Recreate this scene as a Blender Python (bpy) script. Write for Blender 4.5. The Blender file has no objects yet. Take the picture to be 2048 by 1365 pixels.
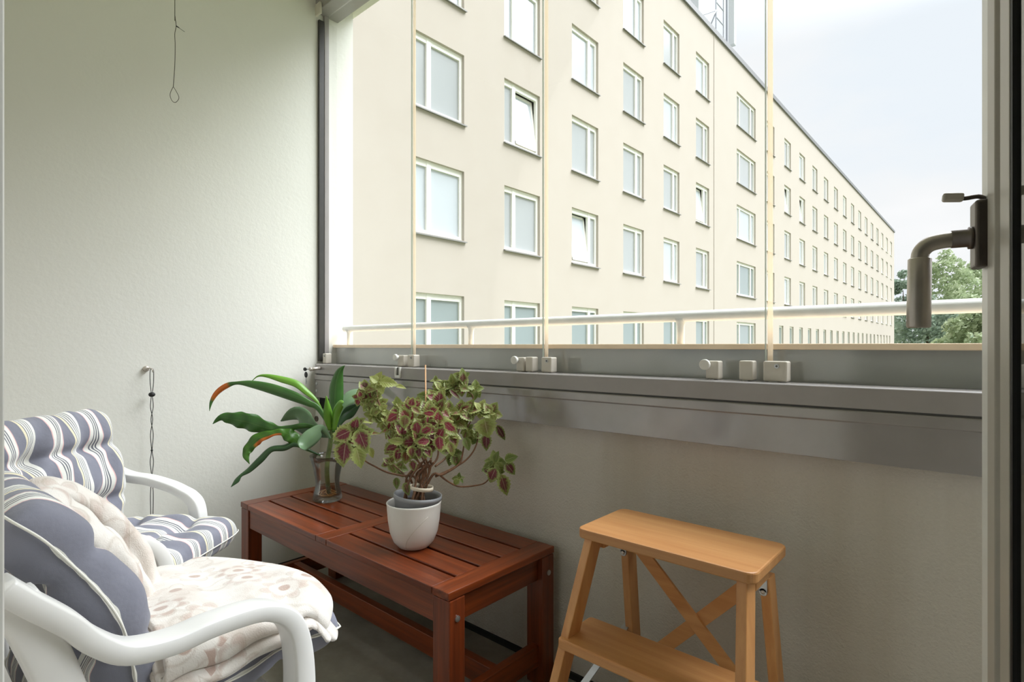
import bpy, bmesh, math, random
from mathutils import Vector, Matrix, Euler
random.seed(7)
sc = bpy.context.scene
COL = sc.collection
PI = math.pi
R = math.radians
H = 1.1                                   # eye height above the balcony floor
TH = R(41.41)                             # camera yaw to the left of +Y (the way out through the glazing)
FW = Vector((-math.sin(TH), math.cos(TH), 0)); RT = Vector((math.cos(TH), math.sin(TH), 0))
FPX, HZ = 1100.0, 692.0

def P(px, py, d):                          # world point seen at a pixel of the photograph, at a real depth d
    return Vector((0, 0, H)) + FW*d + RT*((px-1024)/FPX*d) + Vector((0, 0, -(py-HZ)/FPX*d))
def PY(px, py, Y):
    t = (px-1024)/FPX
    return P(px, py, Y/(FW.y + RT.y*t))
def PX(px, py, X):
    t = (px-1024)/FPX
    return P(px, py, X/(FW.x + RT.x*t))

# ------------------------------------------------------------------ materials
def srgb(r, g, b):
    f = lambda c: (c/255/12.92) if c/255 <= .04045 else ((c/255+.055)/1.055)**2.4
    return (f(r), f(g), f(b), 1)
class NT:
    def __init__(s, name):
        s.m = bpy.data.materials.new(name); s.m.use_nodes = True
        s.t = s.m.node_tree; s.n = s.t.nodes; s.l = s.t.links
        s.b = s.n['Principled BSDF']; s.out = s.n['Material Output']
    def add(s, typ, **kw):
        n = s.n.new(typ)
        for k, v in kw.items():
            if k.startswith('i_'): n.inputs[int(k[2:])].default_value = v
            else: setattr(n, k, v)
        return n
    def link(s, a, b): s.l.new(a, b)
    def val(s, a, b):
        if hasattr(a, 'is_output') or isinstance(a, bpy.types.NodeSocket): s.l.new(a, b)
        else: b.default_value = a
    def math(s, op, a, b=None, c=None, clamp=False):
        n = s.n.new('ShaderNodeMath'); n.operation = op; n.use_clamp = clamp
        for i, v in enumerate((a, b, c)):
            if v is not None: s.val(v, n.inputs[i])
        return n.outputs[0]
    def mix(s, f, a, b, blend='MIX'):
        n = s.n.new('ShaderNodeMix'); n.data_type = 'RGBA'; n.blend_type = blend
        s.val(f, n.inputs[0]); s.val(a, n.inputs[6]); s.val(b, n.inputs[7])
        return n.outputs[2]
    def coords(s, kind='Object', scale=(1, 1, 1)):
        tc = s.n.new('ShaderNodeTexCoord'); mp = s.n.new('ShaderNodeMapping')
        mp.inputs['Scale'].default_value = scale
        s.link(tc.outputs[kind], mp.inputs[0]); return mp.outputs[0]
    def noise(s, vec, scale, detail=4, rough=.55):
        n = s.n.new('ShaderNodeTexNoise'); n.inputs['Scale'].default_value = scale
        n.inputs['Detail'].default_value = detail; n.inputs['Roughness'].default_value = rough
        if vec is not None: s.link(vec, n.inputs['Vector'])
        return n.outputs[0]
    def ramp(s, fac, stops, interp='LINEAR'):
        n = s.n.new('ShaderNodeValToRGB'); cr = n.color_ramp; cr.interpolation = interp
        while len(cr.elements) > 1: cr.elements.remove(cr.elements[-1])
        cr.elements[0].position = stops[0][0]; cr.elements[0].color = stops[0][1]
        for p, c in stops[1:]:
            e = cr.elements.new(p); e.color = c
        s.link(fac, n.inputs[0]); return n.outputs[0]
    def bump(s, h, strength=.2, dist=.01):
        n = s.n.new('ShaderNodeBump'); n.inputs['Strength'].default_value = strength
        n.inputs['Distance'].default_value = dist
        s.link(h, n.inputs['Height']); s.link(n.outputs[0], s.b.inputs['Normal'])
    def set(s, **kw):
        for k, v in kw.items(): s.val(v, s.b.inputs[k.replace('_', ' ')])
        return s

def plain(name, col, rough=.5, metal=0, var=.06, scale=30, bump=0, bscale=200, bdist=.002):
    t = NT(name); v = t.coords()
    n = t.noise(v, scale)
    dark = tuple(c*(1-var*2) for c in col[:3])+(1,); lite = tuple(min(1, c*(1+var)) for c in col[:3])+(1,)
    c = t.ramp(n, [(.3, dark), (.7, lite)])
    t.set(Base_Color=c, Roughness=rough, Metallic=metal)
    if bump: t.bump(t.noise(v, bscale, 3), bump, bdist)
    return t.m
def wood(name, a, b, axis, rough=.4, fine=55):
    t = NT(name); s = [fine, fine, fine]; s[axis] = 2.2
    oi = t.n.new('ShaderNodeObjectInfo')
    tc = t.n.new('ShaderNodeTexCoord')
    add = t.n.new('ShaderNodeVectorMath'); add.operation = 'ADD'
    comb = t.n.new('ShaderNodeCombineXYZ'); r10 = t.math('MULTIPLY', oi.outputs['Random'], 13.)
    for i in range(3): t.link(r10, comb.inputs[i])
    t.link(tc.outputs['Object'], add.inputs[0]); t.link(comb.outputs[0], add.inputs[1])
    mp = t.n.new('ShaderNodeMapping'); mp.inputs['Scale'].default_value = s
    t.link(add.outputs[0], mp.inputs[0])
    g = t.noise(mp.outputs[0], 1.0, 5, .6)
    c = t.ramp(g, [(.25, a), (.75, b)])
    big = t.noise(add.outputs[0], 5, 3)
    c2 = t.mix(t.math('MULTIPLY', big, .35), c, a)
    tone = t.math('ADD', t.math('MULTIPLY', oi.outputs['Random'], .35), .82)
    hv = t.n.new('ShaderNodeHueSaturation'); t.link(tone, hv.inputs['Value']); t.link(c2, hv.inputs['Color'])
    t.set(Base_Color=hv.outputs[0], Roughness=rough)
    t.bump(g, .12, .002)
    return t.m

M = {}
def mk_wall(name, col, stain, bump):
    t = NT(name); v = t.coords()
    big = t.noise(v, 1.3, 4); sm = t.noise(v, 60, 4)
    c = t.mix(t.math('MULTIPLY', t.math('SUBTRACT', big, .4, clamp=True), 1.2), col, stain)
    t.set(Base_Color=c, Roughness=.85)
    h = t.math('ADD', t.math('MULTIPLY', t.noise(v, 9, 5), .6), t.math('MULTIPLY', sm, .5))
    t.bump(h, bump, .008); return t.m
M['wall'] = mk_wall('painted_wall', srgb(228, 227, 219), srgb(218, 217, 208), .18)
M['ceil'] = mk_wall('painted_ceiling', srgb(225, 222, 210), srgb(215, 212, 200), .15)
t = NT('rough_plaster'); v = t.coords()
big = t.noise(t.coords(scale=(3.2, 1, .35)), 1.5, 4); fine = t.noise(v, 170, 3); mid = t.noise(v, 28, 4)
c = t.mix(t.math('MULTIPLY', t.math('SUBTRACT', big, .42, clamp=True), 2.6, clamp=True), srgb(203, 198, 188), srgb(181, 172, 155))
c = t.mix(t.math('MULTIPLY', fine, .4), c, srgb(176, 170, 160))
t.set(Base_Color=c, Roughness=.9); t.bump(t.math('ADD', fine, mid), .45, .006); M['plaster'] = t.m
t = NT('concrete_floor'); v = t.coords(); n = t.noise(v, 4, 6, .65); n2 = t.noise(v, 45, 4)
c = t.ramp(n, [(.3, srgb(136, 132, 120)), (.72, srgb(170, 165, 152))]); c = t.mix(t.math('MULTIPLY', n2, .3), c, srgb(110, 105, 95))
t.set(Base_Color=c, Roughness=.75); t.bump(n2, .15, .004); M['floor'] = t.m
M['black'] = plain('black_rubber', srgb(18, 18, 18), .6)
M['seal'] = plain('dark_seal', srgb(58, 56, 52), .5)
M['alu'] = plain('grey_painted_metal', srgb(152, 147, 145), .13, .0, .03, 12)
M['alu2'] = plain('grey_rail_metal', srgb(156, 151, 149), .2, .0, .03, 12)
M['track'] = plain('dark_track', srgb(88, 86, 82), .5)
M['sheet'] = plain('parapet_sheet', srgb(176, 177, 172), .12, .0, .03, 6)
M['cap'] = plain('beige_cap', srgb(252, 226, 194), .5, 0, .02)
M['railw'] = plain('white_rail_paint', srgb(242, 243, 240), .35, 0, .03, 25)
M['beige'] = plain('beige_plastic', srgb(205, 198, 186), .45, 0, .02)
M['whitep'] = plain('white_switch_plastic', srgb(225, 224, 218), .4, 0, .02)
M['steel'] = plain('zinc_steel', srgb(190, 192, 192), .3, .9, .05)
M['nickel'] = plain('brushed_nickel', srgb(200, 192, 182), .36, .55, .05, 60)
M['nickeld'] = plain('dark_nickel', srgb(112, 104, 98), .4, .8, .05, 60)
M['doorw'] = plain('door_paint', srgb(226, 225, 219), .35, 0, .02)
M['doorg'] = plain('door_paint_shaded', srgb(178, 172, 160), .4, 0, .02)
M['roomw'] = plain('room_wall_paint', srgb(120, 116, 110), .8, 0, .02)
M['house'] = plain('house_render', srgb(226, 222, 214), .85, 0, .03, 5)
M['plastic'] = plain('white_garden_plastic', srgb(228, 227, 224), .3, 0, .015, 8)
M['bw_x'] = wood('red_wood_long', srgb(78, 30, 12), srgb(146, 68, 28), 0, .28)
M['bw_y'] = wood('red_wood_cross', srgb(78, 30, 12), srgb(148, 70, 28), 1, .28)
M['bw_z'] = wood('red_wood_upright', srgb(80, 32, 14), srgb(140, 64, 28), 2, .3)
M['sw_x'] = wood('beech_long', srgb(192, 132, 78), srgb(220, 166, 108), 0, .38, 40)
M['sw_z'] = wood('beech_upright', srgb(192, 132, 78), srgb(220, 166, 108), 2, .38, 40)
M['ceramic'] = plain('white_ceramic', srgb(226, 222, 214), .3, 0, .02, 6)
M['potgrey'] = plain('grey_pot_plastic', srgb(142, 143, 145), .5, 0, .03)
M['soil'] = plain('soil', srgb(42, 32, 26), .95, 0, .3, 90, .8, 120, .01)
M['stem'] = plain('coleus_stem', srgb(128, 92, 66), .6, 0, .2, 80)
M['dstem'] = plain('dracaena_stem', srgb(96, 110, 60), .5, 0, .2, 40)
M['stick'] = plain('bamboo_stick', srgb(222, 168, 120), .55, 0, .1, 50)
M['band'] = plain('cream_band', srgb(224, 212, 190), .6, 0, .03)
M['facade'] = mk_wall('cream_render', srgb(183, 174, 163), srgb(178, 168, 156), .1)
M['flash'] = plain('grey_flashing', srgb(136, 134, 132), .5, 0, .05)
M['roofm'] = plain('roof_metal', srgb(120, 120, 122), .5, 0, .05)
M['winf'] = plain('white_window_frame', srgb(245, 244, 236), .4, 0, .02)
M['grass'] = plain('ground_grass', srgb(120, 128, 96), .9, 0, .2, 1)
M['cordm'] = plain('black_cord', srgb(28, 32, 28), .7)
M['wire'] = plain('dull_wire', srgb(96, 92, 80), .5, .5)
M['ant'] = plain('antenna_white', srgb(220, 224, 224), .5)
M['antg'] = plain('antenna_grey', srgb(170, 174, 180), .5)
M['trunk'] = plain('bark', srgb(86, 74, 60), .9)

for q in ('alu', 'sheet'): M[q].node_tree.nodes['Principled BSDF'].inputs['IOR'].default_value = 1.95
def pane_mat(name, col, rough=.08):
    t = NT(name); v = t.coords(); n = t.noise(v, .5, 2)
    c = t.mix(t.math('MULTIPLY', n, .5), col, tuple(x*.86 for x in col[:3])+(1,))
    t.set(Base_Color=c, Roughness=rough, Coat_Weight=.6); t.b.inputs['Coat Roughness'].default_value = .02
    return t.m
M['paneA'] = pane_mat('pane_light_blind', srgb(192, 199, 204))
M['paneB'] = pane_mat('pane_grey_blind', srgb(170, 174, 175))
M['paneC'] = pane_mat('pane_tree_reflection', srgb(142, 154, 154))  # darker base colour stands in for trees reflected in the glass
M['gapD'] = pane_mat('gap_shade_grey', srgb(120, 120, 116))

def glass_mat(name, tint=(1, 1, 1, 1), refl=.9, ior=1.45, rough=0.0):
    t = NT(name); t.n.remove(t.b)
    tr = t.n.new('ShaderNodeBsdfTransparent'); tr.inputs[0].default_value = tint
    gl = t.n.new('ShaderNodeBsdfGlossy'); gl.inputs['Roughness'].default_value = rough
    fr = t.n.new('ShaderNodeFresnel'); fr.inputs[0].default_value = ior
    f = t.math('MULTIPLY', fr.outputs[0], refl)
    mx = t.n.new('ShaderNodeMixShader'); t.link(f, mx.inputs[0]); t.link(tr.outputs[0], mx.inputs[1]); t.link(gl.outputs[0], mx.inputs[2])
    t.link(mx.outputs[0], t.out.inputs[0]); return t.m
M['glass'] = glass_mat('balcony_glass', (.99, .992, .99, 1), .13)
M['edge'] = glass_mat('glass_edge', (.93, .96, .94, 1), .5, 1.3, .2)
t = NT('polished_glass_edge'); t.set(Base_Color=srgb(214, 226, 218), Roughness=.25)
t.b.inputs['Transmission Weight'].default_value = .35; M['gedge'] = t.m
t = NT('joint_strip'); t.n.remove(t.b); d1 = t.n.new('ShaderNodeBsdfDiffuse'); d2 = t.n.new('ShaderNodeBsdfTranslucent'); d3 = t.n.new('ShaderNodeBsdfTransparent')
for q in (d1, d2): q.inputs[0].default_value = srgb(244, 228, 204)
ad = t.n.new('ShaderNodeMixShader'); ad.inputs[0].default_value = .6; t.link(d1.outputs[0], ad.inputs[1]); t.link(d2.outputs[0], ad.inputs[2])
a2 = t.n.new('ShaderNodeMixShader'); a2.inputs[0].default_value = .35; t.link(ad.outputs[0], a2.inputs[1]); t.link(d3.outputs[0], a2.inputs[2]); t.link(a2.outputs[0], t.out.inputs[0]); M['strip'] = t.m
M['doorglass'] = glass_mat('door_glass', (.92, .93, .92, 1), 1.0, 1.55)
t = NT('clear_vase_glass'); t.set(Base_Color=(1, 1, 1, 1), Roughness=.02, IOR=1.45); t.b.inputs['Transmission Weight'].default_value = 1; M['vase'] = t.m
M['vase'] = glass_mat('clear_vase_glass', (.955, .96, .955, 1), .8, 1.5, .02)
M['water'] = glass_mat('amber_water', (.80, .60, .36, 1), .5, 1.33)

# cushion fabric: stripes run along V, so the colour depends on U only
def stripe_mat():
    t = NT('striped_cotton')
    uv = t.n.new('ShaderNodeUVMap'); sep = t.n.new('ShaderNodeSeparateXYZ'); t.link(uv.outputs[0], sep.inputs[0])
    tc = t.noise(t.coords(), 14, 2)
    u = t.math('ADD', sep.outputs[0], t.math('MULTIPLY', t.math('SUBTRACT', tc, .5), .012))
    f = t.math('FRACT', t.math('MULTIPLY', u, 3.1))
    B = srgb(126, 127, 140); W = srgb(238, 237, 230); D = srgb(112, 114, 122); Cc = srgb(236, 226, 196); K = srgb(232, 190, 188)
    seq = [(B, .17), (W, .06), (D, .014), (W, .022), (D, .014), (W, .022), (D, .014), (W, .022), (D, .014), (Cc, .040),
           (B, .18), (K, .014), (W, .06), (D, .02), (W, .02), (D, .02), (W, .02), (D, .02), (W, .06), (K, .014), (B, .09)]
    tot = sum(w for _, w in seq); x = 0; stops = []
    for c, w in seq: stops.append((x/tot, c)); x += w
    c = t.ramp(f, stops, 'CONSTANT')
    wv = t.noise(t.coords(), 700, 2)
    c = t.mix(t.math('MULTIPLY', wv, .12), c, srgb(90, 90, 100))
    t.set(Base_Color=c, Roughness=.8); t.b.inputs['Sheen Weight'].default_value = .2
    t.bump(t.math('ADD', t.math('MULTIPLY', t.noise(t.coords(scale=(1, 1, 1)), 22, 3), 1.0), t.math('MULTIPLY', wv, .05)), .28, .012)
    return t.m
M['stripe'] = stripe_mat()
M['piping'] = plain('cream_piping', srgb(232, 230, 220), .7)
M['tagm'] = plain('care_tag_cloth', srgb(238, 238, 236), .7)
def fleece_mat():
    t = NT('floral_fleece'); v = t.coords()
    wob = t.n.new('ShaderNodeTexNoise'); wob.inputs['Scale'].default_value = 9; t.link(v, wob.inputs['Vector'])
    mixv = t.n.new('ShaderNodeMix'); mixv.data_type = 'VECTOR'; mixv.inputs[0].default_value = .07
    t.link(v, mixv.inputs[4]); t.link(t.math('MULTIPLY', 0, 0) if False else v, mixv.inputs[5])
    vo = t.n.new('ShaderNodeTexVoronoi'); vo.voronoi_dimensions = '2D'; vo.inputs['Scale'].default_value = 9.5; t.link(v, vo.inputs['Vector'])
    df = t.n.new('ShaderNodeVectorMath'); df.operation = 'SUBTRACT'; t.link(mixv.outputs[1], df.inputs[0]); t.link(vo.outputs['Position'], df.inputs[1])
    df2 = t.n.new('ShaderNodeVectorMath'); df2.operation = 'SUBTRACT'; t.link(df.outputs[0], df2.inputs[0]); df2.inputs[1].default_value = (.0, .0, .0)
    sp = t.n.new('ShaderNodeSeparateXYZ'); t.link(df2.outputs[0], sp.inputs[0])
    r = t.math('SQRT', t.math('ADD', t.math('POWER', sp.outputs[0], 2), t.math('POWER', sp.outputs[1], 2)))
    an = t.math('ARCTAN2', sp.outputs[1], sp.outputs[0])
    rim = t.math('MULTIPLY', t.math('ADD', .60, t.math('MULTIPLY', t.math('ABSOLUTE', t.math('COSINE', t.math('MULTIPLY', an, 3.5))), .40)), .046)
    edge = t.math('SUBTRACT', 1, t.math('MULTIPLY', t.math('ABSOLUTE', t.math('SUBTRACT', rim, r)), 260), clamp=True)
    tips = t.math('MULTIPLY', t.math('MULTIPLY', t.math('SUBTRACT', rim, r), 160, clamp=True), t.math('MULTIPLY', t.math('SUBTRACT', r, .026), 200, clamp=True))
    core = t.math('MULTIPLY', t.math('SUBTRACT', .013, r), 300, clamp=True)
    n3 = t.noise(v, 13, 3); n4 = t.noise(v, 6, 2)
    swirl = t.math('SUBTRACT', 1, t.math('MULTIPLY', t.math('ABSOLUTE', t.math('SUBTRACT', n4, .47)), 60), clamp=True)
    c = t.ramp(n3, [(.42, srgb(232, 227, 220)), (.68, srgb(214, 202, 192))])
    rc_ = t.n.new('ShaderNodeSeparateColor'); t.link(vo.outputs['Color'], rc_.inputs[0])
    c = t.mix(t.math('MULTIPLY', swirl, .35), c, srgb(176, 158, 140))
    c = t.mix(t.math('MULTIPLY', edge, .45), c, srgb(178, 160, 142))
    c = t.mix(t.math('MULTIPLY', tips, t.math('MULTIPLY', rc_.outputs[0], .9)), c, srgb(188, 160, 146))
    c = t.mix(t.math('MULTIPLY', core, .9), c, srgb(180, 152, 138))
    t.set(Base_Color=c, Roughness=.95); t.b.inputs['Sheen Weight'].default_value = .5
    t.bump(t.math('ADD', t.noise(v, 420, 3), t.math('MULTIPLY', t.noise(v, 40, 3), 1.5)), .3, .006)
    return t.m
M['fleece'] = fleece_mat()
M['fleeceedge'] = plain('fleece_edge', srgb(214, 198, 184), .95, 0, .15, 60, .5, 160, .006)

def uvsep(t):
    uv = t.n.new('ShaderNodeUVMap'); sep = t.n.new('ShaderNodeSeparateXYZ'); t.link(uv.outputs[0], sep.inputs[0])
    return sep.outputs[0], sep.outputs[1]
def coleus_mat():
    t = NT('coleus_leaf'); u, v = uvsep(t)
    at = t.n.new('ShaderNodeAttribute'); at.attribute_name = 'tone'
    sp = t.n.new('ShaderNodeSeparateColor'); t.link(at.outputs['Color'], sp.inputs[0])
    a = t.math('ABSOLUTE', t.math('MULTIPLY', t.math('SUBTRACT', u, .5), 2.0))
    nz = t.noise(t.coords(), 130, 4)
    dv = t.math('MULTIPLY', t.math('SUBTRACT', v, .45), 1.75)
    rad = t.math('SQRT', t.math('ADD', t.math('POWER', a, 2), t.math('POWER', dv, 2)))
    rad = t.math('ADD', rad, t.math('MULTIPLY', t.math('SUBTRACT', nz, .5), 1.1))
    core = t.math('MULTIPLY', t.math('SUBTRACT', t.math('ADD', .50, t.math('MULTIPLY', sp.outputs[0], .36)), rad), 3.2, clamp=True)
    green = t.mix(sp.outputs[1], srgb(98, 120, 52), srgb(160, 166, 88))
    pale = t.mix(t.math('MULTIPLY', t.math('SUBTRACT', a, .55, clamp=True), 1.3), green, srgb(180, 184, 122))
    mar = t.mix(sp.outputs[2], srgb(84, 40, 44), srgb(142, 48, 66))
    c = t.mix(t.math('MULTIPLY', core, t.math('MULTIPLY', sp.outputs[0], 1.25, clamp=True)), pale, mar)
    ve = t.math('ABSOLUTE', t.math('SINE', t.math('MULTIPLY', t.math('SUBTRACT', v, t.math('MULTIPLY', a, .28)), 21)))
    vein = t.math('MAXIMUM', t.math('SUBTRACT', 1, t.math('MULTIPLY', a, 16), clamp=True), t.math('MULTIPLY', t.math('SUBTRACT', .14, ve, clamp=True), 2.5))
    c = t.mix(t.math('MULTIPLY', vein, .55), c, srgb(206, 196, 158))
    t.set(Base_Color=c, Roughness=.5); t.b.inputs['Subsurface Weight'].default_value = 0
    t.bump(t.math('ADD', t.math('MULTIPLY', ve, .6), nz), .3, .003)
    tl = t.n.new('ShaderNodeBsdfTranslucent'); t.link(c, tl.inputs[0])
    mx = t.n.new('ShaderNodeMixShader'); mx.inputs[0].default_value = .25
    t.link(t.b.outputs[0], mx.inputs[1]); t.link(tl.outputs[0], mx.inputs[2]); t.link(mx.outputs[0], t.out.inputs[0])
    return t.m
M['coleus'] = coleus_mat()
def strap_mat(name, a, b, tip=None, edge=None):
    t = NT(name); u, v = uvsep(t)
    n = t.noise(t.coords(), 12, 3)
    ac = t.math('ABSOLUTE', t.math('SUBTRACT', u, .5))
    st = t.math('ABSOLUTE', t.math('SINE', t.math('MULTIPLY', u, 60)))
    c = t.mix(n, a, b); c = t.mix(t.math('MULTIPLY', st, .12), c, a)
    c = t.mix(t.math('MULTIPLY', t.math('SUBTRACT', .03, ac, clamp=True), 12), c, srgb(120, 160, 80))
    if tip:                                       # a withered band of the blade, from tip[1] to tip[2] of its length
        vv = t.math('ADD', v, t.math('MULTIPLY', t.math('SUBTRACT', n, .5), .08))
        m1 = t.math('MULTIPLY', t.math('SUBTRACT', vv, tip[1]), 25, clamp=True)
        m2 = t.math('MULTIPLY', t.math('SUBTRACT', tip[2], vv), 25, clamp=True)
        m = t.math('MULTIPLY', m1, m2)
        if edge is not None:
            m = t.math('MULTIPLY', m, t.math('MULTIPLY', t.math('SUBTRACT', u, edge) if edge > 0 else t.math('SUBTRACT', -edge, u), 14, clamp=True))
        c = t.mix(m, c, tip[0])
    t.set(Base_Color=c, Roughness=.36)
    tl = t.n.new('ShaderNodeBsdfTranslucent'); t.link(c, tl.inputs[0])
    mx = t.n.new('ShaderNodeMixShader'); mx.inputs[0].default_value = .22
    t.link(t.b.outputs[0], mx.inputs[1]); t.link(tl.outputs[0], mx.inputs[2]); t.link(mx.outputs[0], t.out.inputs[0])
    return t.m
OR = srgb(214, 120, 48)
M['strap'] = strap_mat('strap_leaf', srgb(52, 96, 44), srgb(84, 132, 56))
M['strapd'] = strap_mat('strap_leaf_dark', srgb(46, 78, 48), srgb(70, 102, 62))
M['strapl'] = strap_mat('strap_leaf_light', srgb(96, 150, 50), srgb(126, 172, 62))
M['strapp'] = strap_mat('strap_leaf_pale', srgb(104, 138, 100), srgb(140, 168, 130))
M['strapo'] = strap_mat('strap_leaf_withered_tip', srgb(60, 102, 54), srgb(92, 138, 66), (OR, .66, .90))
M['strape'] = strap_mat('strap_leaf_withered_edge', srgb(62, 106, 36), srgb(84, 130, 44), (OR, .42, .74), .66)
def tree_mat(name, a, b):
    t = NT(name); n = t.noise(t.coords(), .5, 3); c = t.ramp(n, [(.35, a), (.65, b)])
    t.set(Base_Color=c, Roughness=.7)
    tl = t.n.new('ShaderNodeBsdfTranslucent'); t.link(c, tl.inputs[0])
    mx = t.n.new('ShaderNodeMixShader'); mx.inputs[0].default_value = .3
    t.link(t.b.outputs[0], mx.inputs[1]); t.link(tl.outputs[0], mx.inputs[2]); t.link(mx.outputs[0], t.out.inputs[0])
    return t.m
M['treeA'] = tree_mat('tree_leaf', srgb(150, 166, 128), srgb(186, 196, 162))  # both leaf colours paled to put distance haze into them
M['treeB'] = tree_mat('tree_leaf_dark', srgb(136, 154, 136), srgb(164, 178, 160))

# ------------------------------------------------------------------ mesh helpers
class MB:
    def __init__(s): s.v = []; s.f = []; s.uv = []; s.tone = []
    def vert(s, p): s.v.append(Vector(p)); return len(s.v)-1
    def face(s, idx, uv=None): s.f.append(tuple(idx)); s.uv.append(uv)
    def box(s, c, size, M3=None):
        c = Vector(c); hx, hy, hz = size[0]/2, size[1]/2, size[2]/2
        b = len(s.v)
        for x, y, z in ((-1,-1,-1),(1,-1,-1),(1,1,-1),(-1,1,-1),(-1,-1,1),(1,-1,1),(1,1,1),(-1,1,1)):
            p = Vector((x*hx, y*hy, z*hz))
            if M3: p = M3 @ p
            s.v.append(c+p)
        for f in ((0,3,2,1),(4,5,6,7),(0,1,5,4),(1,2,6,5),(2,3,7,6),(3,0,4,7)): s.face([b+i for i in f])
        return s
    def b2(s, x0, x1, y0, y1, z0, z1): return s.box(((x0+x1)/2, (y0+y1)/2, (z0+z1)/2), (x1-x0, y1-y0, z1-z0))
    def bar(s, a, b, w, h, up=(0, 0, 1)):          # a bar of section w x h from a to b
        a, b = Vector(a), Vector(b); z = (b-a); L = z.length; z.normalize()
        x = z.cross(Vector(up)); x = x.normalized() if x.length > 1e-5 else Vector((1, 0, 0)); y = x.cross(z).normalized()
        m = Matrix((x, y, z)).transposed()
        return s.box((a+b)/2, (w, h, L), m)
    def prism(s, poly, axis, a, b):                # 2-D polygon extruded along an axis
        n = len(poly); base = len(s.v)
        for k in (a, b):
            for (p, q) in poly:
                s.v.append(Vector((k, p, q)) if axis == 0 else Vector((p, k, q)) if axis == 1 else Vector((p, q, k)))
        for i in range(n):
            j = (i+1) % n; s.face((base+i, base+j, base+n+j, base+n+i))
        s.face([base+i for i in range(n)][::-1]); s.face([base+n+i for i in range(n)])
        return s
    def ring_loft(s, rings, close=True, cap=True, uvs=None):
        n = len(rings[0]); base = len(s.v)
        for r in rings: s.v.extend(Vector(p) for p in r)
        for i in range(len(rings)-1):
            for j in range(n if close else n-1):
                k = (j+1) % n
                a, b, c, d = base+i*n+j, base+i*n+k, base+(i+1)*n+k, base+(i+1)*n+j
                s.face((a, b, c, d), None if not uvs else (uvs[i][j], uvs[i][(j+1) if j+1 < len(uvs[i]) else 0], uvs[i+1][(j+1) if j+1 < len(uvs[i]) else 0], uvs[i+1][j]))
        if cap and close:
            s.face([base+j for j in range(n)][::-1]); s.face([base+(len(rings)-1)*n+j for j in range(n)])
        return s
    def tube(s, pts, r, n=10, cap=True):
        pts = [Vector(p) for p in pts]; rr = r if isinstance(r, (list, tuple)) else [r]*len(pts)
        rings = []; prev = None
        for i, p in enumerate(pts):
            t = (pts[min(i+1, len(pts)-1)]-pts[max(i-1, 0)]).normalized()
            if prev is None:
                a = t.cross(Vector((0, 0, 1)));
                if a.length < 1e-3: a = Vector((1, 0, 0))
            else: a = prev - t*prev.dot(t)
            a.normalize(); b = t.cross(a); prev = a
            rings.append([p + a*math.cos(2*PI*k/n)*rr[i] + b*math.sin(2*PI*k/n)*rr[i] for k in range(n)])
        return s.ring_loft(rings, True, cap)
    def lathe(s, prof, c=(0, 0, 0), n=40, cap=False, tilt=None):
        c = Vector(c); rings = []
        for (r, z) in prof:
            ring = [Vector((r*math.cos(2*PI*k/n), r*math.sin(2*PI*k/n), z)) for k in range(n)]
            if tilt: ring = [tilt @ p for p in ring]
            rings.append([c+p for p in ring])
        return s.ring_loft(rings, True, cap)
    def sphere(s, c, r, n=10, sc_=(1, 1, 1)):
        prof = []
        rings = []
        for i in range(1, n):
            a = PI*i/n
            rings.append([Vector(c)+Vector((sc_[0]*r*math.sin(a)*math.cos(2*PI*k/(2*n)), sc_[1]*r*math.sin(a)*math.sin(2*PI*k/(2*n)), -sc_[2]*r*math.cos(a))) for k in range(2*n)])
        return s.ring_loft(rings, True, True)
    def build(s, name, mat, parent=None, smooth=False, bevel=0, seg=2, subsurf=0, local=False, angle=None):
        me = bpy.data.meshes.new(name)
        vs = s.v
        if parent is not None and not local:
            inv = (ROOT[parent.name]).inverted(); vs = [inv @ p for p in vs]
        me.from_pydata([tuple(p) for p in vs], [], s.f)
        if any(u is not None for u in s.uv):
            l = me.uv_layers.new(name='UVMap')
            for poly, u in zip(me.polygons, s.uv):
                if u:
                    for k, li in enumerate(poly.loop_indices): l.data[li].uv = u[k]
        if s.tone:
            ca = me.color_attributes.new('tone', 'FLOAT_COLOR', 'POINT')
            for i, c in enumerate(s.tone): ca.data[i].color = (*c, 1)
        bm = bmesh.new(); bm.from_mesh(me)
        bmesh.ops.recalc_face_normals(bm, faces=bm.faces); bm.to_mesh(me); bm.free()
        if smooth: me.polygons.foreach_set('use_smooth', [True]*len(me.polygons))
        me.materials.append(mat)
        o = bpy.data.objects.new(name, me); COL.objects.link(o)
        if parent is not None: o.parent = parent
        if parent is not None: ROOT[o.name] = ROOT[parent.name]
        else: ROOT[o.name] = Matrix.Identity(4)
        if bevel:
            b = o.modifiers.new('bevel', 'BEVEL'); b.width = bevel; b.segments = seg; b.limit_method = 'ANGLE'; b.angle_limit = R(40)
            b.harden_normals = False
        if subsurf:
            m = o.modifiers.new('sub', 'SUBSURF'); m.levels = subsurf; m.render_levels = subsurf
        return o
ROOT = {}
def tag(o, label=None, cat=None, group=None, kind=None):
    if label: o['label'] = label
    if cat: o['category'] = cat
    if group: o['group'] = group
    if kind: o['kind'] = kind
    return o
def thing(name, loc, rz, label, cat, group=None):
    o = bpy.data.objects.new(name, None); o.empty_display_size = .05; COL.objects.link(o)
    o.location = loc; o.rotation_euler = (0, 0, rz)
    ROOT[o.name] = Matrix.Translation(Vector(loc)) @ Matrix.Rotation(rz, 4, 'Z')
    return tag(o, label, cat, group)
def struct(o): o['kind'] = 'structure'; return o
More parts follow.
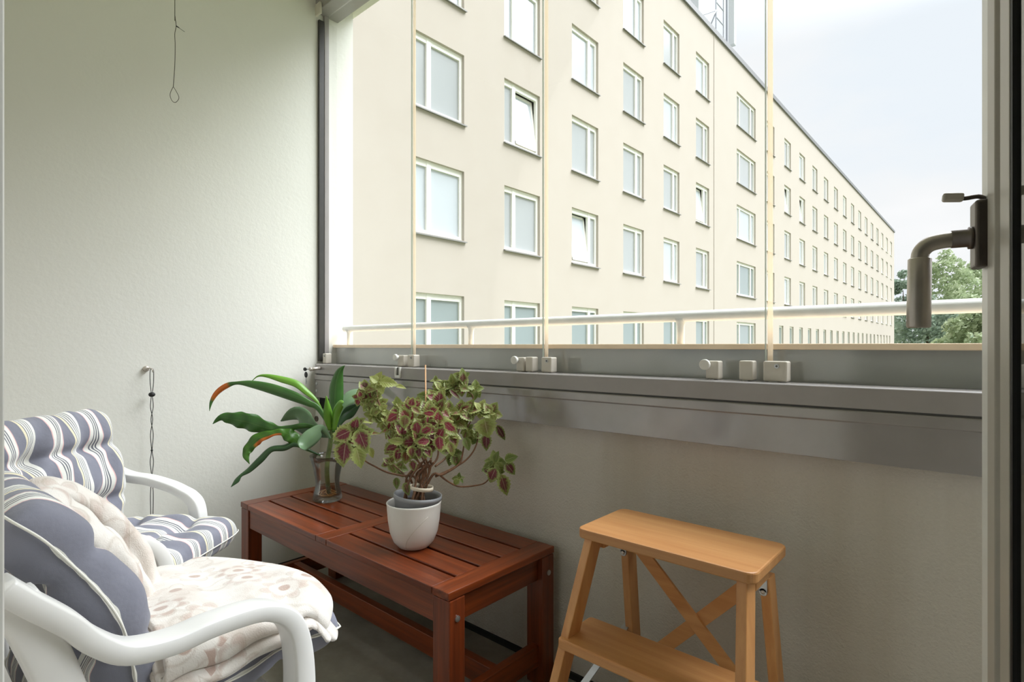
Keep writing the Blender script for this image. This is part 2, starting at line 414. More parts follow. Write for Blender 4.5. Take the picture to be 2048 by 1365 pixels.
def smoothpath(pts, n=8):                       # Catmull-Rom through points
    pts = [Vector(p) for p in pts]; out = []
    for i in range(len(pts)-1):
        p0 = pts[max(i-1, 0)]; p1 = pts[i]; p2 = pts[i+1]; p3 = pts[min(i+2, len(pts)-1)]
        for k in range(n):
            t = k/n
            out.append(.5*((2*p1)+(p2-p0)*t+(2*p0-5*p1+4*p2-p3)*t*t+(3*p1-p0-3*p2+p3)*t**3))
    out.append(pts[-1]); return out
def interp(vals, n):                            # same sampling for scalars
    return [v.x for v in smoothpath([(a, 0, 0) for a in vals], n)]

# ------------------------------------------------------------------ the room shell
XL, XR = -2.66, 2.45
YW = 1.496                                        # inner face of the parapet wall
ZC = 2.93
struct(MB().b2(XL-.24, XR+.2, -.02, 1.60, -.2, 0).build('floor', M['floor']))
struct(MB().b2(XL-.24, XR+.2, -.02, 1.72, ZC, ZC+.2).build('ceiling', M['ceil']))
struct(MB().b2(XL-.24, XL, -.02, 1.692, 0, ZC).build('wall_left', M['wall']))
struct(MB().b2(XR, XR+.2, -.02, 1.692, 0, ZC).build('wall_right', M['wall']))
struct(MB().b2(XL, XR, YW, YW+.075, 0, .965).build('wall_front', M['plaster']))
JX0, JX1 = -.53, .17                              # doorway in the house wall
b = MB()
b.b2(XL-.24, -1.62, -.25, -.02, 0, ZC); b.b2(-1.62, -.74, -.25, -.02, 0, .95); b.b2(-1.62, -.74, -.25, -.02, 2.1, ZC)
b.b2(-.74, JX0, -.25, -.02, 0, ZC); b.b2(JX0, JX1, -.25, -.02, 2.15, ZC); b.b2(JX1, XR+.2, -.25, -.02, 0, ZC)
struct(b.build('wall_back', M['house']))
o = struct(MB().b2(JX0-.06, JX0, -.24, .055, 0, 2.2).build('trim_1', M['doorw'], bevel=.004))
struct(MB().b2(JX1, JX1+.06, -.24, .02, 0, 2.2).build('trim_2', M['doorw'], bevel=.004))
pl = MB(); pl.b2(JX0-.001, JX0+.007, .018, .05, .955, 1.0); pl.build('strike_plate', M['nickeld'], o, bevel=.003)
# the house window beside the doorway
w = MB(); x0, x1, z0, z1 = -1.62, -.74, .95, 2.1
w.b2(x0, x1, -.09, -.03, z0, z0+.07); w.b2(x0, x1, -.09, -.03, z1-.07, z1)
w.b2(x0, x0+.07, -.09, -.03, z0, z1); w.b2(x1-.07, x1, -.09, -.03, z0, z1)
wo = struct(w.build('window_1', M['winf'], bevel=.004))
MB().b2(x0+.07, x1-.07, -.065, -.058, z0+.07, z1-.07).build('pane', M['paneA'], wo)
# the room behind the doorway
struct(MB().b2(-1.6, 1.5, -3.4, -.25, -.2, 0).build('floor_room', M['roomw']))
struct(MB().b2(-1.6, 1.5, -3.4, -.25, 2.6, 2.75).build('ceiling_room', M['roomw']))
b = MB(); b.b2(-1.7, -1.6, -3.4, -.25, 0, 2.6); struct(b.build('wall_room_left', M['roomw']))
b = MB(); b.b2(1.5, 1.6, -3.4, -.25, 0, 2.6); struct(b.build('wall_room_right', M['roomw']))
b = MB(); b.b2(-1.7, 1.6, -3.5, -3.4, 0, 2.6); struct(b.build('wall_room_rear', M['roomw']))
struct(MB().b2(XL, XL+.008, -.02, YW, 0, .024).build('baseboard_left', M['black']))
struct(MB().b2(XL+.008, XR, YW-.008, YW, 0, .022).build('base_strip_front', M['black']))  # thin black strip along the foot of the front wall

# parapet panel and glazing rail along the front wall
XS = -2.638
o = struct(MB().prism([(1.456, .835), (1.456, .9245), (1.451, .927), (1.451, .950), (1.456, .952), (1.496, .952), (1.496, .835)], 0, XS, XR).build('trim_3', M['alu'], bevel=.0015))
for z in (.905, .868):
    MB().lathe([(0, -.007), (.005, -.006), (.009, 0), (.010, .001)], (0, 0, 0), 16).build('tmp', M['steel']) if False else None
    sm = MB(); sm.sphere((XS+.016, 1.455, z), .0085, 8, (1, .5, 1)); sm.build('screw', M['steel'], o, True)
struct(MB().b2(XS, XR, 1.462, 1.500, .952, .9575).build('trim_4', M['track']))
struct(MB().prism([(1.457, .9565), (1.457, 1.0035), (1.462, 1.007), (1.512, 1.007), (1.512, .9565)], 0, XS, XR).build('trim_5', M['alu2'], bevel=.0015))
struct(MB().b2(XS, XR, 1.515, 1.56, .93, 1.006).build('trim_6', M['track']))
# upper glazing rail
struct(MB().prism([(1.47, 2.835), (1.47, 2.93), (1.60, 2.93), (1.60, 2.835)], 0, XL, XR).build('trim_7', M['alu2'], bevel=.003))
# dark seal and start profile at the left wall
struct(MB().b2(XL, XL+.016, 1.482, 1.511, 1.02, 2.80).build('trim_8', M['seal'], bevel=.002))
struct(MB().b2(XL, XL+.016, 1.513, 1.539, .955, 2.835).build('trim_9', M['alu2'], bevel=.002))

# the folding glass panels
def panel(n, x0, x1):
    g = MB().b2(x0, x1, 1.527, 1.533, 1.0125, 2.83).build('window_%d' % n, M['glass'])
    struct(g)
    e = MB(); e.b2(x1-.0025, x1-.0004, 1.5265, 1.5335, 1.013, 2.829); e.build('pane_edge', M['gedge'], g)
    return g
xs = [-2.64, -1.934, -1.198, -.453, .285, 1.02, 1.75, 2.44]
panels = [panel(i+2, xs[i]+.003, xs[i+1]-.003) for i in range(len(xs)-1)]
for i, g in enumerate(panels[:-1]):               # clear joint strip down each panel seam
    MB().b2(xs[i+1]-.001, xs[i+1]+.011, 1.534, 1.5395, 1.0125, 2.83).build('joint_strip', M['strip'], g)
def clamp_(g, X, w=.046, screw=True, h=.052):
    b = MB(); b.b2(X-w/2, X+w/2, 1.492, 1.526, 1.0085, 1.0085+h)
    o = b.build('hinge_block', M['beige'], g, bevel=.004)
    MB().b2(X-w*.3, X+w*.1, 1.497, 1.523, .998, 1.009).build('pin', M['whitep'], o)
    if screw:
        s = MB(); s.tube([(X+w*.08, 1.4925, 1.0085+h*.76), (X+w*.08, 1.4895, 1.0085+h*.76)], .0058, 14)
        s.build('screw', M['steel'], o, False)
        s = MB(); s.tube([(X+w*.08, 1.4899, 1.0085+h*.76), (X+w*.08, 1.4888, 1.0085+h*.76)], .0028, 8); s.build('screw_slot', M['track'], o)
def latch_(g, X, w=.036, h=.050):
    b = MB(); b.b2(X-w/2, X+w/2, 1.492, 1.526, 1.0085, 1.0085+h)
    o = b.build('latch', M['beige'], g, bevel=.004)
    z = 1.0085+h*.80; xk = X-w*.38
    k = MB(); k.tube([(xk, 1.495, z), (xk, 1.482, z), (xk, 1.481, z)], [.0085, .0085, .008], 16); k.tube([(xk, 1.482, z), (xk, 1.474, z), (xk, 1.472, z)], [.0145, .0145, .013], 20)
    k.build('knob', M['whitep'], o, False, bevel=.001)
    MB().b2(X-w*.3, X+w*.1, 1.497, 1.523, .998, 1.009).build('pin', M['whitep'], o)
clamp_(panels[0], -2.612, .032)
latch_(panels[0], -1.972, .042); clamp_(panels[1], -1.900, .044)
latch_(panels[1], -1.278, .036); clamp_(panels[1], -1.237, .032, False); clamp_(panels[2], -1.160, .044)
latch_(panels[2], -.586, .036); clamp_(panels[2], -.496, .036, False); clamp_(panels[3], -.424, .058)
latch_(panels[3], .15, .036); clamp_(panels[4], .31, .058)
b = MB(); b.b2(XL+.02, XL+.07, 1.455, 1.468, 2.80, 2.86); b.build('hinge_block', M['beige'], panels[0], bevel=.003)

# small metal parts on the rail
c = PY(797, 745, 1.456)
lt = thing('rail_stopper', (c.x, 1.459, c.z-.022), 0, 'small white U-shaped stopper clipped on the grey rail face left of the stake', 'stopper')
b = MB()
for q in (-1, 1): b.b2(c.x+q*.0145-.004, c.x+q*.0145+.004, 1.448, 1.459, c.z-.022, c.z+.022)
b.b2(c.x-.018, c.x+.018, 1.448, 1.459, c.z-.024, c.z-.013); b.build('bracket', M['whitep'], lt, bevel=.002)
MB().b2(c.x-.0095, c.x+.0095, 1.455, 1.459, c.z-.012, c.z+.02).build('slot', M['track'], lt)
lk = thing('rail_lock', (-2.632, 1.40, .98), 0, 'round metal lock at the left end of the grey rail with a key in it', 'lock')
c0 = PY(640, 737, 1.452); c1 = PY(622, 739, 1.40)
b = MB(); b.tube([c0, c1], .0085, 14); b.tube([c1, c1+(c1-c0)*.12], .010, 14); b.build('barrel', M['nickel'], lk, True)
k0 = PY(610, 739, 1.385); b = MB(); b.sphere(k0, .017, 10, (1, .25, .55)); b.build('key_head', M['black'], lk, True)
b = MB(); b.tube([k0, c1], .003, 8); b.build('key_shaft', M['steel'], lk, True)
kk = PY(612, 750, 1.383)
ky = thing('key', (kk.x, kk.y, kk.z-.04), 0, 'black-headed spare key dangling below the lock beside the wall corner', 'key')
b = MB(); b.sphere(kk, .0155, 10, (1, .25, 1)); b.build('head', M['black'], ky, True)
b = MB(); b.b2(kk.x-.003, kk.x+.003, kk.y-.0015, kk.y+.0015, kk.z-.046, kk.z-.012); b.b2(kk.x+.002, kk.x+.006, kk.y-.0015, kk.y+.0015, kk.z-.036, kk.z-.028); b.build('blade', M['steel'], ky)
b = MB(); b.tube([k0+Vector((0, 0, -.006)), kk+Vector((-.004, 0, .018)), kk+Vector((0, 0, .010))], .0012, 6); b.build('ring', M['steel'], ky, True)
# switch box low in the corner, dark gap above it
c = PY(634, 838, YW-.03)
sw = thing('switch_box', (c.x, YW, c.z-.055), 0, 'white square switch box with round grey button low in the wall corner', 'switch')
MB().b2(-2.655, c.x+.06, YW-.03, YW, c.z-.05, c.z+.045).build('box', M['whitep'], sw, bevel=.004)
b = MB(); b.tube([(c.x, YW-.029, c.z), (c.x, YW-.036, c.z), (c.x, YW-.038, c.z)], [.0145, .0145, .012], 20); b.build('button', M['nickeld'], sw, True)
g = PY(655, 822, YW-.01)
tag(MB().b2(-2.645, -2.50, YW-.012, YW, .775, .834).build('gap_shade_plate', M['black'], bevel=.002), 'black flat strip for the dark gap under the left end of the grey panel', 'dark gap')  # black plate stands in for the shade in the gap here

# ------------------------------------------------------------------ outside: parapet, hand rail
struct(MB().b2(XL+.002, XR, 1.588, 1.596, -.2, 1.0895).build('wall_parapet', M['sheet']))
struct(MB().b2(XL+.002, XR, 1.570, 1.665, 1.0895, 1.1055).build('trim_10', M['cap'], bevel=.002))
ra = thing('hand_rail', (-2.5, 1.615, 1.105), 0, 'white round tube handrail on short posts outside the balcony glass', 'railing')
rz = H+.090
b = MB(); b.tube([(-2.628, 1.615, rz), (-2.615, 1.615, rz), (XR-.02, 1.615, rz)], [.010, .0165, .0165], 20); b.build('rail', M['railw'], ra, True)
x = -2.575
while x < 2.3:
    b = MB(); b.tube([(x, 1.615, 1.103), (x, 1.615, rz-.03), (x, 1.615, rz-.016), (x, 1.615, rz-.006)], [.0115, .0115, .014, .02], 16)
    b.build('post', M['railw'], ra, True); x += .922

# ------------------------------------------------------------------ the building across the yard
D = 10.0
XF = -D
bld = thing('apartment_building', (XF-6, 40, -4), 0, 'long cream rendered apartment block with rows of white windows, across the yard', 'building')
rows = [1.134, .8405, .5535, .2625, -.0495]
HGT = .173
cols = [(.798, .953, 'L'), (1.1026, 1.257, 'L'), (1.418, 1.570, 'R'), (1.734, 1.886, 'R'), (2.051, 2.196, 'R'), (2.366, 2.514, 'R'), (2.875, 3.168, 'T')]
wins = []
for ci, (a, bb, ty) in enumerate(cols):
    for ri, s in enumerate(rows): wins.append((a*D, bb*D, H+s*D, H+(s+HGT)*D, ty, ri, ci))
for k in range(15):
    a = 3.367+.35*k
    for ri, s in enumerate(rows[:4]): wins.append((a*D, (a+.143)*D, H+s*D, H+(s+HGT)*D, 'R', ri, 7+k))
for k in range(21):
    a = 3.605+.2285*k
    wins.append((a*D, (a+.088)*D, H-.0495*D, H+.1238*D, 'S', 4, 30+k))
# left-out strip of cells forms the wall mesh
ys = sorted(set([-2.0, 8.62*D]+[w[0] for w in wins]+[w[1] for w in wins])); zs = sorted(set([-4.0, H+1.468*D]+[w[2] for w in wins]+[w[3] for w in wins]))
fb = MB(); idx = {}
def fv(y, z, dx=0):
    k = (round(y, 4), round(z, 4), dx)
    if k not in idx: idx[k] = fb.vert((XF-dx, y, z))
    return idx[k]
op = [(w[0], w[1], w[2], w[3]) for w in wins]
for i in range(len(ys)-1):
    ym = (ys[i]+ys[i+1])/2
    oc = [o_ for o_ in op if o_[0] < ym < o_[1]]
    # merge vertical spans with no opening
    edges = [-4.0]+[e for o_ in sorted(oc, key=lambda q: q[2]) for e in (o_[2], o_[3])]+[H+1.468*D]
    for k in range(0, len(edges), 2):
        fb.face((fv(ys[i], edges[k]), fv(ys[i+1], edges[k]), fv(ys[i+1], edges[k+1]), fv(ys[i], edges[k+1])))
RV = .13
for (a, c_, z0, z1) in op:
    q = [(a, z0), (c_, z0), (c_, z1), (a, z1)]
    for k in range(4):
        p0, p1 = q[k], q[(k+1) % 4]
        fb.face((fv(*p0), fv(*p1), fv(*p1, RV), fv(*p0, RV)))
zt = H+1.468*D
fb.face((fv(-2, zt), fv(86.2, zt), fv(86.2, zt, 12), fv(-2, zt, 12)))
fb.face((fv(86.2, -4), fv(86.2, zt), fv(86.2, zt, 12), fv(86.2, -4, 12)))
fb.face((fv(-2, -4), fv(-2, zt), fv(-2, zt, 12), fv(-2, -4, 12)))
fb.face((fv(-2, -4, 12), fv(86.2, -4, 12), fv(86.2, zt, 12), fv(-2, zt, 12)))
fb.build('facade', M['facade'], bld)
MB().b2(XF-12.1, XF+.09, -2.1, 86.3, zt-.02, zt+.22).build('roof_edge', M['roofm'], bld)
WCACHE = {}
def wmesh(ty, w, h):
    key = (ty, round(w, 2), round(h, 2))
    if key in WCACHE: return WCACHE[key]
    f = MB(); fr = .09 if ty != 'S' else .06; x0, x1 = -RV-.03, -RV+.05
    f.b2(x0, x1, 0, w, 0, fr); f.b2(x0, x1, 0, w, h-fr-.05, h); f.b2(x0, x1, 0, fr, 0, h); f.b2(x0, x1, w-fr, w, 0, h)
    m_ = {'L': [.30], 'R': [.70], 'T': [.2, .78], 'S': []}[ty]
    for q in m_: f.b2(x0, x1+.01, w*q-.065, w*q+.065, 0, h)
    fo = f.build('w', M['winf']); p = MB().b2(-RV-.02, -RV+.0, fr*.5, w-fr*.5, fr*.5, h-fr*.5).build('w', M['paneA'])
    s = MB(); s.prism([(-RV-.02, .0), (.06, -.05), (.06, -.075), (-.005, -.05), (-RV-.02, -.02)], 1, -.03, w+.05) if False else None
    sl = MB(); sl.ring_loft([[(-RV, -.03, .015), (.07, -.03, -.03), (.07, -.03, -.06), (-RV, -.03, -.02)], [(-RV, w+.05, .015), (.07, w+.05, -.03), (.07, w+.05, -.06), (-RV, w+.05, -.02)]])
    so = sl.build('w', M['flash'])
    r = (fo.data, p.data, so.data)
    for o_ in (fo, p, so): bpy.data.objects.remove(o_)
    WCACHE[key] = r; return r
rr = random.Random(3)
inv = ROOT[bld.name].inverted()
def pobj(name, me, parent, loc=None, mat=None):
    o_ = bpy.data.objects.new(name, me); COL.objects.link(o_); o_.parent = parent
    if loc is not None: o_.location = loc
    if mat is not None:
        o_.material_slots[0].link = 'OBJECT'; o_.material_slots[0].material = mat
    return o_
TILT = {(1, 2), (2, 3), (5, 2), (8, 1), (9, 1)}
rest = MB()
order = sorted(wins, key=lambda q: q[0])
for wi, (a, c_, z0, z1, ty, ri, ci) in enumerate(order):
    if wi >= 98:
        rest.b2(XF-RV-.03, XF-RV+.05, a, c_, z0, z0+.09); rest.b2(XF-RV-.03, XF-RV+.05, a, c_, z1-.12, z1)
        for yy in (a, a+(c_-a)*.66, c_-.09): rest.b2(XF-RV-.03, XF-RV+.05, yy, yy+.09, z0, z1)
        rest.b2(XF-RV-.03, XF-RV, a, c_, z0, z1); rest.b2(XF-RV, XF+.07, a-.03, c_+.05, z0-.05, z0-.01)
        continue
    fm, pm, sm_ = wmesh(ty, c_-a, z1-z0)
    fo = pobj('window', fm, bld, inv @ Vector((XF, a, z0)))
    x = rr.random()
    mat = M['paneA'] if x < .62 else M['paneB']
    if ri == 4 or (ci == 6 and ri == 3): mat = M['paneC']
    if (ci, ri) in ((0, 2), (1, 3), (2, 3), (3, 3)): mat = M['paneB']
    if (ci, ri) in TILT:
        w_ = c_-a; q0, q1 = (.05, .30*w_) if ty == 'L' else (.70*w_, w_-.05)
        so = MB().b2(-RV-.02, -RV, q0, q1, .05, z1-z0-.05).build('w', M['paneB']); me = so.data; bpy.data.objects.remove(so); pobj('pane', me, fo)
    else: pobj('pane', pm, fo, None, mat)
    pobj('ledge', sm_, fo)
    if (ci, ri) in TILT:                                     # a sash tilted open
        w_, h_ = c_-a, z1-z0
        y0, y1 = (.34*w_, w_-.1) if ty == 'L' else (.1, .66*w_)
        tl = R(7); s_ = MB()
        def tp(x, y, z): return Vector((-RV+.03+x*math.cos(tl)-z*math.sin(tl), y, .1+x*math.sin(tl)+z*math.cos(tl)))
        def tb(yA, yB, zA, zB, m_):
            m_.ring_loft([[tp(0, y, zA), tp(.05, y, zA), tp(.05, y, zB), tp(0, y, zB)] for y in (yA, yB)])
        hh = h_-.24
        tb(y0, y1, 0, .08, s_); tb(y0, y1, hh-.08, hh, s_); tb(y0, y0+.08, 0, hh, s_); tb(y1-.08, y1, 0, hh, s_)
        so = s_.build('w', M['winf']); me = so.data; bpy.data.objects.remove(so); pobj('tilted_sash', me, fo)
        d_ = MB().b2(-RV-.34, -RV-.32, y0-.1, y1+.1, 0, h_); so = d_.build('w', M['gapD']); me = so.data; bpy.data.objects.remove(so); pobj('gap_shade', me, fo)  # grey sheet stands in for the shaded room behind the sash
        g_ = MB(); tb(y0+.08, y1-.08, .08, hh-.08, g_); so = g_.build('w', M['paneA']); me = so.data; bpy.data.objects.remove(so); pobj('sash_pane', me, fo)
if rest.v:
    o = rest.build('distant_windows', M['winf'], bld); o['kind'] = 'stuff'
# rain pipe seam on the facade
j = PX(1428, 600, XF)
MB().b2(XF, XF+.02, j.y-.03, j.y+.03, -4, zt).build('render_joint', M['facade'], bld)
# roof antennas
XA = -11.2
pa = PX(1464, 92, XA)
an = thing('roof_antenna', (pa.x, pa.y, zt+.2), 0, 'white panel antenna with ladder mast and braces on the grey roof edge', 'antenna')
b = MB(); b.b2(pa.x-.18, pa.x+.18, pa.y-.13, pa.y+.17, pa.z, pa.z+6); b.build('panel', M['ant'], an, bevel=.05)
b = MB(); b.tube([(pa.x-.3, pa.y, zt+.2), (pa.x-.3, pa.y, pa.z+6)], .05, 8); b.b2(pa.x-.3, pa.x, pa.y-.05, pa.y+.05, pa.z+.05, pa.z+.15); b.build('pole', M['antg'], an)
b = MB(); p0 = PX(1432, 60, XA); p1 = PX(1447, 60, XA)
for pp in (p0, p1): b.tube([(pp.x, pp.y, zt+.2), (pp.x, pp.y, pa.z+6)], .035, 6)
for k in range(9): b.tube([(p0.x, p0.y, zt+1.2+k*.8), (p1.x, p1.y, zt+1.2+k*.8)], .03, 6)
b.build('ladder', M['antg'], an)
b = MB(); q0 = PX(1434, 20, XA)
b.tube([q0, PX(1405, 30, XA)], .035, 6); b.tube([q0, PX(1412, 48, XA+.6)], .035, 6); b.tube([q0, (q0.x-1.2, q0.y-.5, zt+.2)], .035, 6); b.build('brace', M['antg'], an)
p2 = PX(1391, 0, XA)
an2 = thing('roof_mast', (p2.x, p2.y, zt+.2), 0, 'wide pale antenna housing on the roof edge left of the ladder mast', 'antenna')
b = MB(); b.b2(p2.x-.3, p2.x+.3, p2.y-.3, p2.y+.3, zt+.9, zt+6); b.build('housing', M['ant'], an2, bevel=.05)
b = MB(); b.tube([(p2.x, p2.y, zt+.2), (p2.x, p2.y, zt+1)], .07, 8); b.build('pole', M['antg'], an2)

struct(MB().b2(-160, 160, -30, 330, -4.4, -4).build('ground', M['grass']))
def tree(px, top, w, Y, mat, label, seed, nleaf=5200):
    r_ = random.Random(seed); tp_ = PY(px, top, Y); d_ = Y/(FW.y+RT.y*(px-1024)/FPX)
    rad = w/2/FPX*d_; ht = tp_.z
    root = thing('tree', (tp_.x, Y, -4), 0, label, 'tree', 'trees beyond the end of the building')
    b = MB(); b.tube([(tp_.x, Y, -4), (tp_.x+.3, Y, ht*.3), (tp_.x, Y, ht*.75)], [.3, .2, .05], 8); b.build('trunk', M['trunk'], root, True)
    f = MB(); blobs = []
    for k in range(26):
        a = r_.random()*2*PI; hh = r_.random(); rr_ = rad*(1-.55*hh)*math.sqrt(r_.random())
        blobs.append((Vector((tp_.x+rr_*math.cos(a), Y+rr_*math.sin(a), -1+(ht-1.2)*(.12+.88*hh))), rad*(.34-.14*hh)))
    blobs.append((Vector((tp_.x, Y, ht-rad*.2)), rad*.2))
    for k in range(nleaf):
        c_, q = r_.choice(blobs)
        v_ = Vector((r_.gauss(0, 1), r_.gauss(0, 1), r_.gauss(0, 1))).normalized()*q*(.6+.45*r_.random())
        p = c_+v_; s_ = .16+.2*r_.random()
        a = Vector((r_.gauss(0, 1), r_.gauss(0, 1), r_.gauss(0, 1))).normalized(); e = a.orthogonal().normalized(); g_ = a.cross(e)
        i0 = len(f.v)
        f.v += [p+e*s_, p+g_*s_*.6, p-e*s_, p-g_*s_*.6]; f.face((i0, i0+1, i0+2, i0+3))
    f.build('crown', mat, root)
tree(1893, 500, 150, 112, M['treeA'], 'pale green tree with the highest crown beyond the building end, behind the handle', 1)
tree(1806, 540, 90, 128, M['treeB'], 'tree closest to the far corner of the cream building', 2)
tree(1950, 520, 130, 140, M['treeA'], 'pale tree beside the white door edge, beyond the handrail', 3)
tree(1850, 585, 170, 97, M['treeB'], 'darker low tree in front of the taller crowns, behind the handle grip', 4)
tree(1945, 590, 150, 76, M['treeA'], 'low bright green tree at the foot of the crowns beside the door edge', 5)

# ------------------------------------------------------------------ the balcony door leaf and its handle
E = Vector((-.0121, .73)); Hn = Vector((.123, .055)); U = (E-Hn).normalized(); LL = (E-Hn).length
N = Vector((-U.y, U.x))
if N.x > 0: N = -N
def DL(s, q, z): p = E-U*s+N*q; return Vector((p.x, p.y, z))     # s back from the latch edge, q out of the inner face
def dprism(poly, z0, z1): return [[DL(s, q, z0) for s, q in poly], [DL(s, q, z1) for s, q in poly]]
zb, zt2 = .06, 2.12
b = MB()
b.ring_loft(dprism([(0, 0), (.036, 0), (.036, -.06), (0, -.06)], zb, zt2)); door = struct(b.build('door_1', M['doorw'], bevel=.004))
b = MB(); b.ring_loft(dprism([(.036, .002), (.062, .002), (.066, -.004), (.082, -.004), (.086, .003), (.115, .003), (.115, -.06), (.036, -.06)], zb, zt2))
b.build('stile', M['doorg'], door, bevel=.001)  # greyer than the outer lip: daylight difference put into the colour
b = MB(); b.ring_loft(dprism([(.115, .0022), (.121, .0022), (.121, -.003), (.115, -.003)], zb+.1, zt2-.1)); b.build('gasket', M['black'], door)
b = MB(); b.ring_loft(dprism([(.1155, -.0006), (LL-.1, -.0006), (LL-.1, -.009), (.1155, -.009)], zb+.1, zt2-.1)); b.build('pane', M['doorglass'], door)
for z0, z1 in ((zb, zb+.1), (zt2-.1, zt2)):
    b = MB(); b.ring_loft(dprism([(.110, 0), (LL-.1, 0), (LL-.1, -.06), (.110, -.06)], z0, z1)); b.build('rail', M['doorw'], door, bevel=.003)
b = MB(); b.ring_loft(dprism([(LL-.1, 0), (LL-.012, 0), (LL-.012, -.06), (LL-.1, -.06)], zb, zt2)); b.build('stile', M['doorw'], door, bevel=.003)
hz = 1.2065
hd = MB(); hd.ring_loft(dprism([(.006, 0), (.036, 0), (.034, .0105), (.008, .0105)], 1.176, 1.2415)); ho = hd.build('handle', M['nickeld'], door, bevel=.003, seg=3)
b = MB(); b.tube([DL(.021, .010, hz), DL(.021, .0135, hz), DL(.021, .014, hz), DL(.021, .027, hz)], [.011, .011, .0088, .0088], 20); b.build('collar', M['nickeld'], ho, True)
b = MB(); b.tube(smoothpath([DL(.021, .024, hz), DL(.021, .036, hz-.001), DL(.021, .0455, hz-.004), DL(.021, .0515, hz-.011), DL(.021, .0525, hz-.02)], 5), .0078, 18); b.build('neck', M['nickel'], ho, True)
b = MB(); b.tube([DL(.021, .0525, hz-.0165), DL(.021, .0525, hz-.018), DL(.021, .0535, 1.1195), DL(.021, .0535, 1.1185)], [.0085, .0102, .0105, .0095], 24); b.build('grip', M['nickel'], ho, True)
b = MB(); b.tube(smoothpath([DL(.02, 0, 1.2435), DL(.02, .006, 1.247), DL(.02, .016, 1.2465), DL(.02, .024, 1.248)], 4), .0022, 10); st = b.build('stay', M['nickeld'], door, True)
b = MB(); b.bar(DL(.02, .017, 1.2475), DL(.02, .034, 1.2495), .008, .0085); b.build('stay_tip', M['beige'], st, bevel=.002)

# ------------------------------------------------------------------ slatted wooden bench
BX0, BX1, BY0, BY1, BZ = -2.40, -1.094, .985, 1.452, .44
be = thing('wooden_bench', ((BX0+BX1)/2, (BY0+BY1)/2, 0), 0, 'dark red-brown slatted wooden bench table against the plaster wall, plants on it', 'bench')
TB = .022; LW, LD = .068, .058
for i, xc in enumerate((BX0+LW/2, (BX0+BX1)/2, BX1-LW/2)):
    MB().b2(xc-LW/2, xc+LW/2, BY0, BY1, BZ-TB, BZ).build('cross_board', M['bw_y'], be, bevel=.0025)
nS = 5; gap = .011; sw_ = (BY1-BY0-gap*(nS-1))/nS
for seg in ((BX0+LW+.001, (BX0+BX1)/2-LW/2-.001), ((BX0+BX1)/2+LW/2+.001, BX1-LW-.001)):
    for k in range(nS):
        y = BY0+k*(sw_+gap)
        MB().b2(seg[0], seg[1], y, y+sw_, BZ-TB, BZ-.001).build('slat', M['bw_x'], be, bevel=.0025)
for x in (BX0, BX1-LW):
    for y in (BY0+.003, BY1-LD-.003):
        lg = MB().b2(x, x+LW, y, y+LD, 0, BZ-TB-.002).build('leg', M['bw_z'], be, bevel=.003)
        xs_ = x+LW if x > -2 else x; sgn = 1 if x > -2 else -1
        b = MB(); b.tube([(xs_, y+LD*.5, .362), (xs_+sgn*.003, y+LD*.5, .362), (xs_+sgn*.0035, y+LD*.5, .362)], [.0085, .0085, .007], 16); b.tube([(xs_+sgn*.0036, y+LD*.5, .362), (xs_+sgn*.0042, y+LD*.5, .362)], .004, 6)
        b.build('bolt', M['steel'], lg)
for y in (BY0+.008, BY1-.033): MB().b2(BX0+LW, BX1-LW, y, y+.024, BZ-TB-.078, BZ-TB-.001).build('apron', M['bw_x'], be, bevel=.002)
for x in (BX0+.02, BX1-.044): MB().b2(x, x+.024, BY0+LD+.003, BY1-LD-.003, BZ-TB-.078, BZ-TB-.001).build('apron', M['bw_y'], be, bevel=.002)
for x in (BX0+.018, BX1-.046): MB().b2(x, x+.028, BY0+LD+.003, BY1-LD-.003, .062, .132).build('stretcher', M['bw_y'], be, bevel=.002)
MB().b2(BX0+.046, BX1-.046, 1.195, 1.225, .062, .130).build('stretcher', M['bw_x'], be, bevel=.002)
MB().b2((BX0+BX1)/2-.03, (BX0+BX1)/2+.03, BY0+.032, BY1-.033, BZ-TB-.03, BZ-TB-.001).build('support', M['bw_y'], be, bevel=.002)

# ------------------------------------------------------------------ folding wooden step stool
dS = .452
def SZ(px, py, delta):                         # point on the level plane `delta` below the eye
    return P(px, py, FPX*delta/(py-HZ))
A1, A2, A3, A4 = SZ(1157, 1057, dS), SZ(1508, 1152, dS), SZ(1563, 1085, dS), SZ(1243, 1014, dS)
ztop = H-dS
sx0, sx1 = -.785, -.357; sy0, sy1 = 1.130, 1.355
st = thing('step_stool', ((sx0+sx1)/2, 1.2, 0), 0, 'light beech folding step stool with metal hinges standing in front of the plaster wall', 'stool')
def rrect(x0, x1, y0, y1, r, n=6):
    out = []
    for cx, cy, a0 in ((x1-r, y0+r, -90), (x1-r, y1-r, 0), (x0+r, y1-r, 90), (x0+r, y0+r, 180)):
        for k in range(n+1):
            a = R(a0+90*k/n); out.append((cx+r*math.cos(a), cy+r*math.sin(a)))
    return out
MB().prism(rrect(sx0, sx1, sy0, sy1, .022), 2, ztop-.024, ztop).build('top_step', M['sw_x'], st, bevel=.004)
fl, bl = 1.155, 1.335
def legbar(x0, y0, z0, x1, y1, z1, w, dpt, mat, name='leg'):
    b = MB(); r0 = [(x0-w/2, y0-dpt/2, z0), (x0+w/2, y0-dpt/2, z0), (x0+w/2, y0+dpt/2, z0), (x0-w/2, y0+dpt/2, z0)]
    r1 = [(x1-w/2, y1-dpt/2, z1), (x1+w/2, y1-dpt/2, z1), (x1+w/2, y1+dpt/2, z1), (x1-w/2, y1+dpt/2, z1)]
    b.ring_loft([r0, r1]); return b.build(name, mat, st, bevel=.002)
FS, BS = .20, .10                                 # how far front and rear legs spread to the floor
zl = ztop-.0245
def fly(z): return 1.166-FS*(zl-z)/zl
